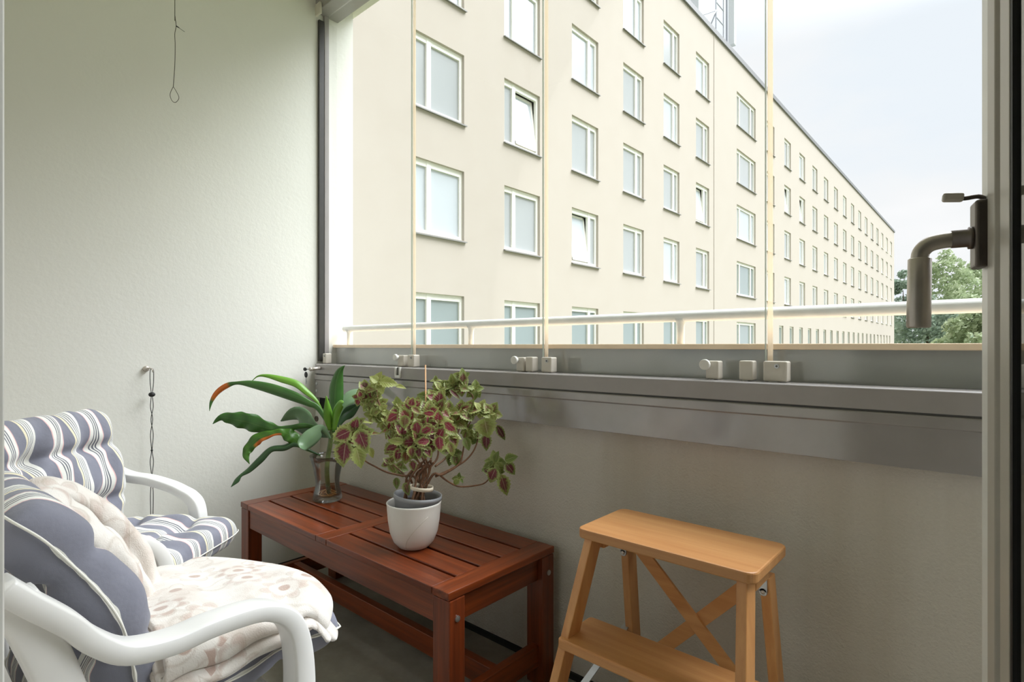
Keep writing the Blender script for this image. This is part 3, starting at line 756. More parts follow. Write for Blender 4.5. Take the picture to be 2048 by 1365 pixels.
def bly(z): return 1.316+BS*(zl-z)/zl
for sx, sg in ((sx0+.030, -1), (sx1-.030, 1)):
    legbar(sx+sg*.06, fly(0), 0, sx, fly(zl), zl, .022, .052, M['sw_z'])
    legbar(sx+sg*.012, bly(0), 0, sx-sg*.006, bly(zl-.045), zl-.045, .022, .044, M['sw_z'])
    # side bar under the top
    MB().b2(sx-.011, sx+.011, 1.195, 1.285, zl-.036, zl-.0005).build('side_bar', M['sw_x'], st, bevel=.002)
    hx = sx-sg*.006-.002; yb = bly(zl-.06)-.0235
    b = MB(); b.box((hx, yb, zl-.050), (.018, .003, .055)); b.tube([(hx, yb+.0015, zl-.078), (hx, yb-.0015, zl-.078)], .009, 18)
    hg = b.build('hinge', M['steel'], st, bevel=.0008)
    for zz in (zl-.078, zl-.034):
        b = MB(); b.sphere((hx, yb-.0018, zz), .005, 8, (1, .45, 1)); b.build('screw', M['nickel'], hg, True)
# lower step
z2 = .402
MB().prism(rrect(sx0+.008-.012, sx1-.008+.012, fly(z2)-.040, fly(z2)+.105, .012), 2, z2-.024, z2).build('step', M['sw_x'], st, bevel=.005, seg=3)
z3 = .16
MB().prism(rrect(sx0-.01, sx1+.01, fly(z3)-.040, fly(z3)+.125, .012), 2, z3-.024, z3).build('step', M['sw_x'], st, bevel=.005, seg=3)
# crossed braces between the rear legs, metal stay at the side
def bp(x, z): return Vector((x, bly(z)-.026, z))
MB().bar(bp(sx0+.055, zl-.02), bp(sx1-.035, .22), .034, .008, (0, 1, 0)).build('brace', M['sw_x'], st, bevel=.001)
b = MB(); b.bar(bp(sx1-.045, zl-.045)+Vector((0, .009, 0)), bp(sx0+.045, .22)+Vector((0, .009, 0)), .034, .008, (0, 1, 0)); b.build('brace', M['sw_x'], st, bevel=.001)
for x in (sx0+.012, sx1-.012):
    b = MB(); b.bar((x+.006, fly(.30)+.02, .245), (x+.006, bly(.33)-.01, .33), .003, .018, (1, 0, 0)); b.build('stay', M['steel'], st)

# ------------------------------------------------------------------ vase with a dracaena cutting
VC = Vector((-2.152, 1.245, BZ))
va = thing('glass_vase', VC, 0, 'clear waisted glass vase with amber water standing on the bench near the wall corner', 'vase')
prof = [(0, .0), (.054, .0), (.060, .006), (.061, .014), (.057, .032), (.0505, .055), (.049, .075), (.0515, .10), (.058, .135), (.068, .17), (.0745, .192)]
inn = [(.072, .192), (.0655, .168), (.0555, .135), (.049, .10), (.0465, .075), (.048, .055), (.054, .034), (.056, .022), (.03, .018), (0, .017)]
b = MB(); b.lathe(prof[1:]+inn[:-1], VC, 48, True); b.build('bowl', M['vase'], va, True)
b = MB(); b.lathe([(.001, .019), (.0535, .0225), (.0535, .033), (.048, .054), (.0475, .060), (.001, .060)], VC, 40, True); b.build('water', M['water'], va, True)
dr = thing('dracaena_cutting', VC+Vector((0, 0, .03)), 0, 'long-leaved green dracaena cutting with withered orange leaf ends, standing in the glass vase', 'plant')
def C5(x, y, d=2.36): return P(410+x/4.55, 720+y/4.55, d)
b = MB(); b.tube(smoothpath([VC+Vector((.01, 0, .03)), VC+Vector((.012, -.01, .12)), C5(1120, 880, 2.35), C5(1140, 760, 2.35), C5(1155, 620, 2.35)], 5), [.010]*21, 10); b.build('stem', M['dstem'], dr, True)
b = MB()
for k in range(7):
    a = k*.9; b.tube(smoothpath([VC+Vector((.01, 0, .05)), VC+Vector((.02*math.cos(a), .02*math.sin(a), .04)), VC+Vector((.04*math.cos(a+.5), .04*math.sin(a+.5), .028)), VC+Vector((.03*math.cos(a+1.4), .03*math.sin(a+1.4), .025))], 4), .0014, 6)
b.build('root', M['band'], dr, True)
def strap(pts, widths, mat, fold=.18, tilt=25, ds=None, wave=0):
    n = 7; ds = ds or [2.36]*len(pts)
    # depth runs linearly through ds
    L = len(pts)
    dd = [ds[0]+(ds[-1]-ds[0])*i/(L-1) for i in range(L)] if len(ds) == 2 else ds
    path = smoothpath([C5(x, y, d) for (x, y), d in zip(pts, dd)], n); W = interp(widths, n)
    b = MB(); m = 6; view = None
    for i, p in enumerate(path):
        tg = (path[min(i+1, len(path)-1)]-path[max(i-1, 0)]).normalized()
        vw = (p-Vector((0, 0, H))).normalized()
        side = tg.cross(vw).normalized(); nrm = side.cross(tg).normalized()
        a = R(tilt); sd = side*math.cos(a)+nrm*math.sin(a); nn = sd.cross(tg).normalized()
        w_ = max(W[i], 1.5)/4.55/FPX*2.36/2/max(.35, math.cos(a))
        for k in range(m+1):
            u = k/m*2-1
            q = p+sd*(u*w_)+nn*(abs(u)**1.4*w_*fold*2)+nn*(wave*w_*.25*math.sin(i*.9)*abs(u)*(1 if u > 0 else -1))
            b.v.append(q)
    for i in range(len(path)-1):
        for k in range(m):
            a0 = i*(m+1)+k
            v0, v1 = i/(len(path)-1), (i+1)/(len(path)-1)
            b.face((a0, a0+1, a0+m+2, a0+m+1), ((k/m, v0), ((k+1)/m, v0), ((k+1)/m, v1), (k/m, v1)))
    o = b.build('leaf', M[mat], dr, True)
    so = o.modifiers.new('thick', 'SOLIDIFY'); so.thickness = .0007
    return o
strap([(1150, 640), (1030, 450), (940, 400), (800, 340), (600, 272), (420, 228), (290, 215), (200, 240), (115, 300), (62, 380), (40, 468)], [22, 42, 58, 88, 92, 66, 30, 48, 44, 28, 3], 'strapo', .25, 20, [2.35, 2.30])
strap([(1130, 600), (1060, 450), (1010, 365), (925, 290), (830, 215), (700, 175), (570, 145), (480, 150), (410, 212)], [14, 18, 30, 52, 62, 58, 34, 14, 3], 'strapl', .15, -25, [2.36, 2.34])
strap([(1160, 660), (1175, 500), (1182, 360), (1188, 240), (1220, 110), (1272, 52)], [36, 84, 124, 118, 66, 4], 'strap', .3, 15, [2.34, 2.36])
strap([(1155, 640), (1135, 500), (1105, 330)], [46, 80, 8], 'strapl', .3, -30, [2.33, 2.29])
strap([(1165, 640), (1185, 480), (1225, 400), (1260, 390)], [36, 72, 60, 6], 'strapl', .3, 30, [2.32, 2.28])
strap([(1165, 640), (1230, 440), (1310, 345), (1400, 305), (1470, 300)], [30, 60, 124, 110, 30], 'strapp', .1, 35, [2.36, 2.46])
strap([(1170, 650), (1240, 520), (1320, 460), (1420, 395)], [36, 100, 124, 8], 'strapd', .2, 10, [2.37, 2.46])
strap([(1140, 680), (980, 612), (860, 605), (700, 645), (560, 622), (400, 572), (270, 545), (150, 530), (70, 585)], [26, 34, 46, 74, 112, 150, 122, 62, 3], 'strap', .12, 20, [2.35, 2.28], 1)
strap([(1140, 690), (1020, 640), (930, 590), (830, 510), (690, 560)], [26, 80, 160, 140, 10], 'strapp', .1, 40, [2.40, 2.50])
strap([(1130, 700), (1010, 660), (900, 640), (800, 620)], [26, 90, 90, 6], 'strapd', .1, 20, [2.36, 2.44])
strap([(1050, 870), (960, 830), (850, 745), (770, 685), (690, 655), (590, 675), (480, 715), (400, 800), (372, 870), (405, 950)], [12, 24, 90, 118, 60, 62, 96, 84, 56, 4], 'strape', .12, -15, [2.34, 2.26], 1)
strap([(1050, 870), (960, 825), (820, 765), (720, 795), (600, 812), (500, 905), (400, 1000), (325, 1052), (285, 1100), (235, 1160)], [12, 18, 46, 56, 50, 58, 46, 26, 40, 3], 'strapd', .3, -20, [2.34, 2.22])
strap([(1140, 720), (1065, 630), (990, 690), (900, 770), (870, 805)], [20, 70, 140, 120, 8], 'strapp', .15, 10, [2.33, 2.22])

# ------------------------------------------------------------------ white pot with a potted coleus
PC = Vector((-1.439, 1.144, BZ))
pot = thing('ceramic_pot', PC, 0, 'white ceramic planter with an incised curved line, standing on the bench', 'plant pot')
prof = [(.001, 0), (.040, 0), (.050, .004), (.066, .022), (.078, .052), (.084, .09), (.087, .125), (.088, .142), (.0895, .147), (.0865, .149), (.0835, .144), (.081, .09), (.072, .04), (.05, .016), (.001, .014)]
b = MB(); b.lathe(prof, PC, 56, True); po = b.build('body', M['ceramic'], pot, True)
dirc = Vector((0, 0, 0))-PC; a0 = math.atan2(dirc.y, dirc.x)
cur = []
for k in range(15):
    q = k/14; z = .012+.105*q; a = a0-.42+.95*q**1.6
    rr_ = [0]; 
    for (r0, z0), (r1, z1) in zip(prof[1:8], prof[2:9]):
        if z0 <= z <= z1: rr_ = [r0+(r1-r0)*(z-z0)/(z1-z0)]
    cur.append(PC+Vector((math.cos(a)*(rr_[0]+.0003), math.sin(a)*(rr_[0]+.0003), z)))
b = MB(); b.tube(cur, .0010, 6); b.build('incised_line', M['beige'], po, True)
cl = thing('potted_coleus', PC+Vector((0, 0, .02)), 0, 'bushy coleus with burgundy-centred green leaves, in a grey plastic pot inside the white planter', 'plant')
TL = Matrix.Rotation(R(3), 3, 'Y') @ Matrix.Rotation(R(-4), 3, 'X')
b = MB(); b.lathe([(.001, .0), (.05, 0), (.066, .08), (.076, .138), (.079, .139), (.079, .152), (.0755, .152), (.073, .138), (.07, .118)], PC+Vector((0, 0, .02)), 48, False, TL); b.build('nursery_pot', M['potgrey'], cl, True)
b = MB(); b.lathe([(.001, .126), (.04, .128), (.071, .122), (.071, .11), (.001, .11)], PC+Vector((0, 0, .02)), 32, True, TL); b.build('soil', M['soil'], cl, True)
DC = 1.81
def C4(x, y, d=DC): return P(700+x/4.874, 720+y/4.874, d)
base = PC+Vector((0, 0, .145))
stems = MB(); fol = MB(); rc = random.Random(11)
def stem(pts, r0, r1):
    p = smoothpath(pts, 6); n = len(p); stems.tube(p, [r0+(r1-r0)*i/(n-1) for i in range(n)], 8)
def leaf(b, base_, dirv, nrm, L, W, tone, droop=.25):
    dirv = dirv.normalized(); nrm = (nrm-dirv*nrm.dot(dirv)).normalized(); side = dirv.cross(nrm)
    nl, m = 13, 4; i0 = len(b.v)
    for i in range(nl+1):
        v = i/nl
        wv = W*(math.sin(PI*min(1, v**.72*1.0))**.85)*(.5) if 0 < v < 1 else W*.03
        ser = 1+(.13 if i % 2 else -.10)
        c_ = base_+dirv*(L*v)-nrm*(droop*L*v*v)
        for k in range(-m, m+1):
            u = k/m
            e = wv*u*(ser if abs(k) == m else 1)
            p = c_+side*e+nrm*(abs(u)*wv*.28-.035*L*math.sin(v*9)*abs(u)*.5)
            b.v.append(p); b.tone.append(tone)
    n_ = 2*m+1
    for i in range(nl):
        for k in range(2*m):
            a = i0+i*n_+k; v0, v1 = i/nl, (i+1)/nl; u0, u1 = k/(2*m), (k+1)/(2*m)
            b.face((a, a+1, a+n_+1, a+n_), ((u0, v0), (u1, v0), (u1, v1), (u0, v1)))
CAM = Vector((0, 0, H))
def lf(x, y, ang, Lpx, Wpx, core, lite, red=.6, d=DC, face=.75, droop=.2):
    """one leaf: attached at crop pixel (x,y), pointing `ang` degrees (0 right, 90 up) in the picture, tilted about that axis"""
    k = d/FPX/4.874; p = C4(x, y, d)
    vw = (CAM-p).normalized(); upv = Vector((0, 0, 1)); rt = RT
    dv = rt*math.cos(R(ang))+upv*math.sin(R(ang)); dv = (dv+vw*rc.uniform(-.05, .35)).normalized()
    nr = (vw*face+upv*(1-face)+Vector((rc.uniform(-.25, .25), rc.uniform(-.25, .25), 0))).normalized()
    leaf(fol, p, dv, nr, Lpx*k, Wpx*k, (core, lite, red), droop)
def whorl(x, y, n, L, d=DC, core=.8, lite=.5, red=.6, a0=0, face=.6, pale=.12):
    for i in range(n):
        a = a0+360*i/n+rc.uniform(-22, 22); q = rc.uniform(.8, 1.15)
        lf(x+rc.uniform(-6, 6), y+rc.uniform(-6, 6), a, L*q, L*q*rc.uniform(.78, .98), max(0, core*rc.choice((1, 1, 1, .8, .5))+rc.uniform(-.2, .15)), lite+rc.uniform(-.25, .25), red+rc.uniform(-.3, .3), d+rc.uniform(-.015, .015), face+rc.uniform(-.15, .2))
    for i in range(4):
        a = a0+45+90*i; lf(x, y, a, L*.42, L*.28, core*.7, min(1, lite+.35), red, d-.012, .6)
# main dome: whorls listed by crop pixel, depth offset (minus is towards the viewer)
dome = [(585, 490, 7, 130, -.05, .8), (440, 560, 6, 120, -.03, .75), (560, 600, 7, 140, -.07, .85), (760, 540, 7, 140, -.06, .85), (870, 500, 6, 130, -.02, .8),
        (700, 690, 7, 140, -.09, .85), (860, 620, 6, 130, -.07, .85), (940, 650, 6, 130, -.04, .8), (520, 740, 7, 140, -.08, .8), (650, 800, 7, 140, -.10, .8),
        (440, 830, 6, 130, -.06, .75), (560, 870, 7, 130, -.10, .8), (720, 850, 6, 120, -.08, .8), (850, 770, 6, 140, -.09, .9), (980, 740, 6, 130, -.03, .75),
        (400, 690, 6, 110, -.03, .7), (330, 600, 6, 110, .0, .25), (230, 540, 5, 100, .01, .2), (840, 390, 6, 130, .02, .75), (960, 500, 6, 120, .03, .6),
        (1080, 520, 6, 120, .03, .7), (1040, 600, 6, 110, .03, .5), (640, 450, 5, 100, .03, .5), (470, 450, 5, 80, .02, .3)]
for (x, y, n, L, dd, co) in dome: whorl(x, y, n, L, DC+dd, co, .55, .65, rc.uniform(0, 90))
# signature leaves facing the viewer
for (x, y, a, L, W, co, li, rd, dd) in [(870, 740, -88, 170, 125, 1., .5, .7, -.13), (920, 610, -40, 165, 100, 1., .7, .95, -.12), (640, 600, -80, 140, 120, 1., .4, .5, -.12), (540, 540, -95, 140, 110, .6, .5, .4, -.12),
        (470, 530, 210, 150, 110, 1., .6, .8, -.09), (800, 660, 205, 150, 90, 1., .6, .8, -.12), (830, 530, 175, 130, 70, 1., .8, 1., -.10), (780, 790, 185, 150, 95, 1., .5, .7, -.12),
        (590, 460, 75, 100, 100, .8, .9, .6, -.08), (600, 460, -35, 120, 65, .6, .9, .6, -.10), (470, 840, 195, 150, 90, .9, .5, .5, -.11), (480, 860, -100, 150, 105, .9, .6, .5, -.12),
        (590, 840, -80, 130, 110, .7, .6, .5, -.13), (660, 850, -80, 120, 80, .9, .4, .3, -.12), (730, 850, -60, 120, 90, .8, .4, .4, -.11), (520, 800, 175, 150, 80, .2, .6, .4, -.12),
        (610, 980, -85, 110, 80, .9, .4, .4, -.11), (960, 800, -70, 150, 90, .5, .5, .4, -.10), (860, 440, 80, 150, 140, .8, .5, .4, -.02)]:
    lf(x, y, a, L, W, co, li, rd, DC+dd, .85, .15)
# satellite clusters on their own twigs
def cluster(ws, **kw):
    for w_ in ws: whorl(*w_[:4], DC+w_[4], w_[5], w_[6], w_[7], rc.uniform(0, 90), **kw)
cluster([(270, 215, 6, 110, .0, .15, .8, .3), (150, 300, 6, 110, .0, .7, .4, .4), (100, 370, 6, 90, -.01, .85, .4, .5), (240, 370, 7, 90, .01, .6, .4, .3), (290, 440, 6, 90, .02, .3, .5, .3), (180, 440, 6, 90, .02, .5, .4, .3), (320, 490, 5, 70, .0, .1, 1., .3)])
lf(290, 215, -5, 180, 110, .05, .8, .3, DC-.03, .7); lf(440, 250, -10, 110, 45, 0, 1, .2, DC-.02, .6)
cluster([(1090, 180, 6, 110, .10, .4, .35, .3), (1010, 230, 6, 110, .10, .35, .4, .3), (1080, 270, 6, 100, .09, .6, .3, .4), (1220, 290, 6, 100, .10, .1, .2, .3), (880, 280, 6, 110, .08, .5, .4, .3), (830, 210, 4, 60, .09, .3, .3, .3), (970, 300, 6, 110, .10, .8, .2, .2), (780, 380, 5, 110, .09, .5, .3, .2)])
lf(1100, 220, 88, 110, 90, .7, .3, .3, DC+.08, .8); lf(970, 290, -40, 150, 50, 1., 0, .2, DC+.06, .6)
cluster([(1270, 490, 7, 110, .05, .1, .75, .3), (1370, 530, 6, 120, .05, .5, .5, .4), (1150, 500, 6, 120, .04, .75, .4, .3), (1150, 690, 6, 90, .05, .1, .4, .3), (1220, 750, 6, 90, .06, .2, .2, .3)])
lf(1310, 570, -80, 190, 220, .35, .5, .3, DC+.0, .85); lf(1330, 720, -92, 170, 110, 1., .0, .15, DC+.02, .7); lf(1430, 640, -60, 170, 80, 1., 0, .0, DC+.07, .6)
lf(1120, 760, -70, 130, 90, .2, .1, .3, DC+.03, .7)
# lower left cluster in front of the vase
cluster([(40, 690, 6, 150, -.12, .9, .4, .35), (-10, 760, 6, 150, -.11, .9, .3, .3), (90, 750, 6, 140, -.10, .7, .4, .3), (60, 880, 6, 120, -.10, .3, .6, .3)])
lf(-40, 800, -100, 230, 190, 1., .45, .3, DC-.16, .9); lf(10, 690, 205, 190, 170, .9, .5, .35, DC-.16, .85); lf(80, 680, -70, 240, 180, .8, .35, .3, DC-.15, .85); lf(60, 850, -75, 210, 150, .15, .6, .3, DC-.13, .8); lf(-90, 860, -85, 190, 130, .9, .4, .3, DC-.15, .85)
lf(0, 620, 10, 220, 50, .05, .8, .6, DC-.1, .5); lf(180, 860, -60, 110, 70, 0, 1., .3, DC-.08, .8); lf(130, 720, 5, 170, 45, .6, .9, 1., DC-.06, .6)
# right hanging cluster
cluster([(1420, 1000, 6, 120, .05, .05, .2, .3), (1400, 1100, 5, 110, .03, .8, .3, .3)])
lf(1510, 980, 20, 130, 100, .05, .15, .3, DC+.04, .8); lf(1520, 1010, -50, 140, 110, .8, .2, .2, DC+.03, .8); lf(1420, 1060, -115, 140, 130, .9, .35, .3, DC+.0, .85); lf(1470, 1120, -72, 220, 130, .75, .45, .25, DC+.0, .85); lf(1400, 990, 215, 160, 70, .1, .2, .2, DC+.04, .6)
cluster([(1060, 1165, 5, 70, .05, .05, .2, .3)])
cluster([(380, 1010, 4, 90, .0, .7, .3, .3), (470, 1060, 5, 90, .02, .4, .3, .3), (1000, 920, 5, 110, .04, .5, .1, .2)])
lf(450, 1150, -85, 110, 70, .4, .1, .3, DC+.02, .8); lf(530, 1200, -70, 130, 80, .6, .3, .3, DC-.02, .8); lf(1030, 900, -120, 130, 110, .4, 0, .2, DC+.03, .8)
lf(1050, 905, 220, 140, 110, .5, 0, .2, DC+.05, .7)
fo = fol.build('foliage', M['coleus'], cl, True)
for tgt, dd, r0 in [((585, 560), -.04, .004), ((700, 700), -.07, .0045), ((870, 640), -.05, .0045), ((450, 700), -.03, .004), ((620, 880), -.07, .004)]:
    stem([base+Vector((rc.uniform(-.02, .02), rc.uniform(-.02, .02), -.01)), C4(720+rc.uniform(-60, 60), 1100, DC), C4((tgt[0]+720)/2, (tgt[1]+1000)/2+60, DC+dd*.5), C4(*tgt, DC+dd)], r0, .002)
stem([base+Vector((.01, .01, -.01)), C4(800, 1130, DC), C4(900, 1120, DC), C4(1060, 1020, DC+.02), C4(1100, 900, DC+.03), C4(1130, 700, DC+.04), C4(1200, 560, DC+.05)], .0048, .002)
stem([C4(830, 1140, DC), C4(1000, 1060, DC+.02), C4(1150, 960, DC+.04), C4(1235, 820, DC+.05), C4(1250, 650, DC+.05)], .004, .002)
stem([C4(880, 1130, DC), C4(960, 1190, DC+.02), C4(1060, 1235, DC+.04), C4(1200, 1230, DC+.04), C4(1330, 1190, DC+.03), C4(1420, 1040, DC+.04)], .0033, .002)
stem([base+Vector((-.01, 0, -.01)), C4(640, 1160, DC), C4(500, 1130, DC-.01), C4(370, 1100, DC-.02), C4(260, 1050, DC-.05), C4(120, 960, DC-.08), C4(40, 780, DC-.11)], .0042, .002)
stem([C4(780, 1050, DC), C4(850, 960, DC+.02), C4(860, 850, DC+.03), C4(840, 700, DC+.02)], .004, .002)
stem([C4(830, 1040, DC), C4(980, 900, DC+.05), C4(1090, 600, DC+.09), C4(1200, 370, DC+.10), C4(1100, 290, DC+.10)], .0036, .002)
stem([C4(640, 1060, DC), C4(420, 760, DC), C4(330, 560, DC), C4(260, 330, DC), C4(280, 230, DC)], .0036, .002)
stem([base+Vector((-.03, -.02, -.01)), C4(560, 1180, DC), C4(440, 1040, DC), C4(380, 1000, DC)], .003, .002)
for k in range(6):
    a = k*1.05; stem([base+Vector((.035*math.cos(a), .035*math.sin(a), -.012)), base+Vector((.03*math.cos(a+.4), .03*math.sin(a+.4), .04)), base+Vector((.02*math.cos(a+1), .02*math.sin(a+1), .09)), C4(760+60*math.cos(a), 1000+30*math.sin(a), DC-.02)], .0046, .003)
stems.build('stem', M['stem'], cl, True)
b = MB(); s0 = C4(735, 50, DC+.03); b.tube([C4(745, 1290, DC+.02), s0], .0024, 8); b.build('stake', M['stick'], cl, True)
bd = MB(); rings = []
ctr = (C4(600, 1230, DC-.03)+C4(800, 1265, DC-.03))/2
for k in range(28):
    a = 2*PI*k/28; p = ctr+RT*(math.cos(a)*.036)+FW*(math.sin(a)*.03)+Vector((0, 0, -.004*math.cos(a)))
    rings.append([p+Vector((0, 0, -.006)), p+Vector((0, 0, .006)), p+(p-ctr).normalized()*.0012+Vector((0, 0, .006)), p+(p-ctr).normalized()*.0012+Vector((0, 0, -.006))])
rings.append(rings[0]); bd.ring_loft(rings, True, False); bd.build('tie_band', M['band'], cl, True)

# ------------------------------------------------------------------ white plastic armchairs
def make_chair(loc, rz, label, arm, aw=.26, dy=0., skew=0.):
    ch = thing('plastic_armchair', loc, rz, label, 'chair', 'white plastic armchairs')
    def band(path, w, th, name, x, flare=0):
        b = MB(); pts = smoothpath([(0, y, z) for y, z in path], 6); rings = []
        for i, p in enumerate(pts):
            t = (pts[min(i+1, len(pts)-1)]-pts[max(i-1, 0)]).normalized(); nn = Vector((0, -t.z, t.y))
            ring = []
            for k in range(16):
                a = 2*PI*k/16; cx, cy = math.cos(a), math.sin(a)
                e = .36
                ring.append(p+Vector((x+math.copysign(abs(cx)**e, cx)*w/2, 0, 0))+nn*(math.copysign(abs(cy)**e, cy)*(th if not isinstance(th, tuple) else th[0]+(th[1]-th[0])*min(1, i/(len(pts)*.42)))/2))
            rings.append(ring)
        b.ring_loft(rings); return b.build(name, M['plastic'], ch, True, local=True)
    def sk(x): return skew*(x-aw)
    for sg in (-1, 1):
        x = sg*aw; q = dy if sg > 0 else 0
        band([(y+q, z) for y, z in arm], .050, (.046, .030), 'armrest', x)
        band([(arm[0][0]+q+.012, 0), (arm[0][0]+q+.006, .2), (arm[0][0]+q, arm[0][1]+.01)], .050, .046, 'leg', x)
        xb = x*.96; k_ = sk(xb)
        band([(-.225+k_, 0), (-.19+k_, .2), (-.095+k_, .43), (-.094+k_, .44)], .050, .046, 'leg', xb)
        band([(-.088+k_, .41), (-.106+k_, .55), (-.130+k_, .648), (-.151+k_, .714), (-.166+k_, .755), (-.176+k_, .775)], .046, .050, 'back_post', xb)
    b = MB()
    for k in range(5):
        xk = -aw*.72+k*aw*.36; k_ = sk(xk)-.022
        pts = [(-.098, .44), (-.120, .56), (-.145, .65), (-.180, .77)]
        b.ring_loft([[(xk-.02, y+k_, z), (xk+.02, y+k_, z), (xk+.02, y+k_-.012, z-.003), (xk-.02, y+k_-.012, z-.003)] for y, z in pts])
    b.build('back_slat', M['plastic'], ch, local=True)
    b = MB(); b.tube(smoothpath([(q*aw*.96, -.188+sk(q*aw)-.022*(1-q*q), .780+.015*(1-q*q)) for q in (-.94, -.5, 0, .5, .94)], 5), .018, 12); b.build('back_rail', M['plastic'], ch, True, local=True)
    b = MB(); s = []
    for i in range(7):
        y = -.17+.39*i/6; z = .435-(.02*math.sin(PI*i/6))-(0.03 if i == 6 else 0)
        s.append([(-aw+.01, y, z), (-aw*.5, y, z-.012), (0, y, z-.016), (aw*.5, y, z-.012), (aw-.01, y, z), (aw-.01, y, z-.02), (aw*.5, y, z-.032), (0, y, z-.036), (-aw*.5, y, z-.032), (-aw+.01, y, z-.02)])
    b.ring_loft(s); b.build('seat', M['plastic'], ch, True, local=True)
    b = MB(); b.b2(-aw+.035, aw-.035, .232, .248, .30, .415); b.build('seat_apron', M['plastic'], ch, bevel=.008, local=True)
    return ch
chA = make_chair((-1.232, .256, 0), R(95-90), 'white plastic armchair nearest the door, throw blanket over its cushion', [(.220, .42), (.222, .478), (.219, .535), (.210, .58), (.194, .610), (.167, .632), (.129, .645), (.063, .650), (.004, .648), (-.055, .660), (-.095, .692), (-.125, .730), (-.161, .768), (-.19, .80)], .286)
chB = make_chair((-2.04, .358, 0), R(38-90), 'white plastic armchair against the left wall, tag hanging from its cushion', [(.205, .42), (.209, .50), (.202, .555), (.182, .583), (.155, .600), (.11, .620), (.036, .640), (-.035, .650), (-.089, .672), (-.135, .718), (-.18, .765)], .27)

def pad(name, path, width, T, parent, tufts, seed, edge_r=.5, nu=44, nv=44, u0=0., taper=.0, skb=0., sks=(0., 0.)):
    """a stuffed pad: `path` is its side line (y,z) in chair space, stuffed to thickness T, with tuft dimples at (u,v)"""
    r_ = random.Random(seed)
    ph = [r_.uniform(0, 6) for _ in range(8)]
    line = smoothpath([(0, y, z) for y, z in path], 10)
    acc = [0]
    for a, b_ in zip(line, line[1:]): acc.append(acc[-1]+(b_-a).length)
    tot = acc[-1]
    def at(v):
        s = v*tot
        for i in range(len(line)-1):
            if acc[i+1] >= s or i == len(line)-2:
                f = (s-acc[i])/max(1e-6, acc[i+1]-acc[i]); t = (line[i+1]-line[i]).normalized()
                return line[i].lerp(line[i+1], f), Vector((0, -t.z, t.y))     # normal: up for seats, forward for backs
    def surf(u, v, side):
        v_ = .5+(v-.5)*(1-.055*abs(2*u-1)**7)
        p, n = at(v_)
        if n.z < 0 or (abs(n.z) < .3 and n.y < 0): n = -n
        eu = min(u, 1-u)*width; ev = min(v, 1-v)*tot
        pr = (1-(1-min(1, eu/.060))**2.6)**.5 * (1-(1-min(1, ev/.060))**2.6)**.5
        h = T/2*pr
        dip = 0
        for (tu, tv) in tufts:
            du, dv = (u-tu)*width, (v-tv)*tot; d2 = math.hypot(du, dv)
            dip += .034*math.exp(-(d2/.035)**2)+.012*math.exp(-(d2/.10)**2)
            dip += .010*math.exp(-(dv/.012)**2)*math.exp(-(du/.12)**2)
        for tv in sorted(set(q[1] for q in tufts)):
            dip += .010*math.exp(-((v-tv)*tot/.014)**2)
        wr = .0035*math.sin(31*u+ph[0]+3*math.sin(7*v+ph[1]))+.003*math.sin(23*v+ph[2]+2.2*math.sin(9*u+ph[3]))+.003*math.sin(40*(u+v*.6)+ph[4])
        h = max(.004*pr, h-dip*pr+wr*pr*(1 if side > 0 else .4))
        w_ = width*(1-taper*v)
        e = .004*math.sin(9*v+ph[5])+.002*math.sin(17*v+ph[6])
        inset = (.010*(1-math.cos(2*PI*v*2.0)))*abs(2*u-1)**3
        x = (u-.5)*(w_+e-inset*2)*(1-.055*abs(2*v-1)**7)
        cr = min(u, 1-u)*width; cv = min(v, 1-v)*tot
        q = width/2-x
        return p+Vector((x, -skb*q+sks[0]*q*v, -sks[1]*q*v))+n*(h*side)
    b = MB(); top = {}; bot = {}
    for i in range(nv+1):
        for j in range(nu+1):
            u, v = j/nu, i/nv
            u = .5-.5*math.cos(PI*u) if False else u
            if i in (0, nv) or j in (0, nu):
                k = b.vert(surf(u, v, 0)); top[i, j] = bot[i, j] = k
            else:
                top[i, j] = b.vert(surf(u, v, 1)); bot[i, j] = b.vert(surf(u, v, -1))
    for i in range(nv):
        for j in range(nu):
            uv = ((u0+j/nu, i/nv), (u0+(j+1)/nu, i/nv), (u0+(j+1)/nu, (i+1)/nv), (u0+j/nu, (i+1)/nv))
            b.face((top[i, j], top[i, j+1], top[i+1, j+1], top[i+1, j]), uv)
            b.face((bot[i, j], bot[i+1, j], bot[i+1, j+1], bot[i, j+1]), (uv[0], uv[3], uv[2], uv[1]))
    o = b.build(name, M['stripe'], parent, True, local=True, subsurf=1)
    per = [surf(j/nu, 0, 0) for j in range(nu+1)]+[surf(1, i/nv, 0) for i in range(1, nv+1)]+[surf(1-j/nu, 1, 0) for j in range(1, nu+1)]+[surf(0, 1-i/nv, 0) for i in range(1, nv)]
    pb = MB(); pb.tube(per+[per[0]], .0019, 6, False); pb.build('piping', M['piping'], o, True, local=True)
    return o
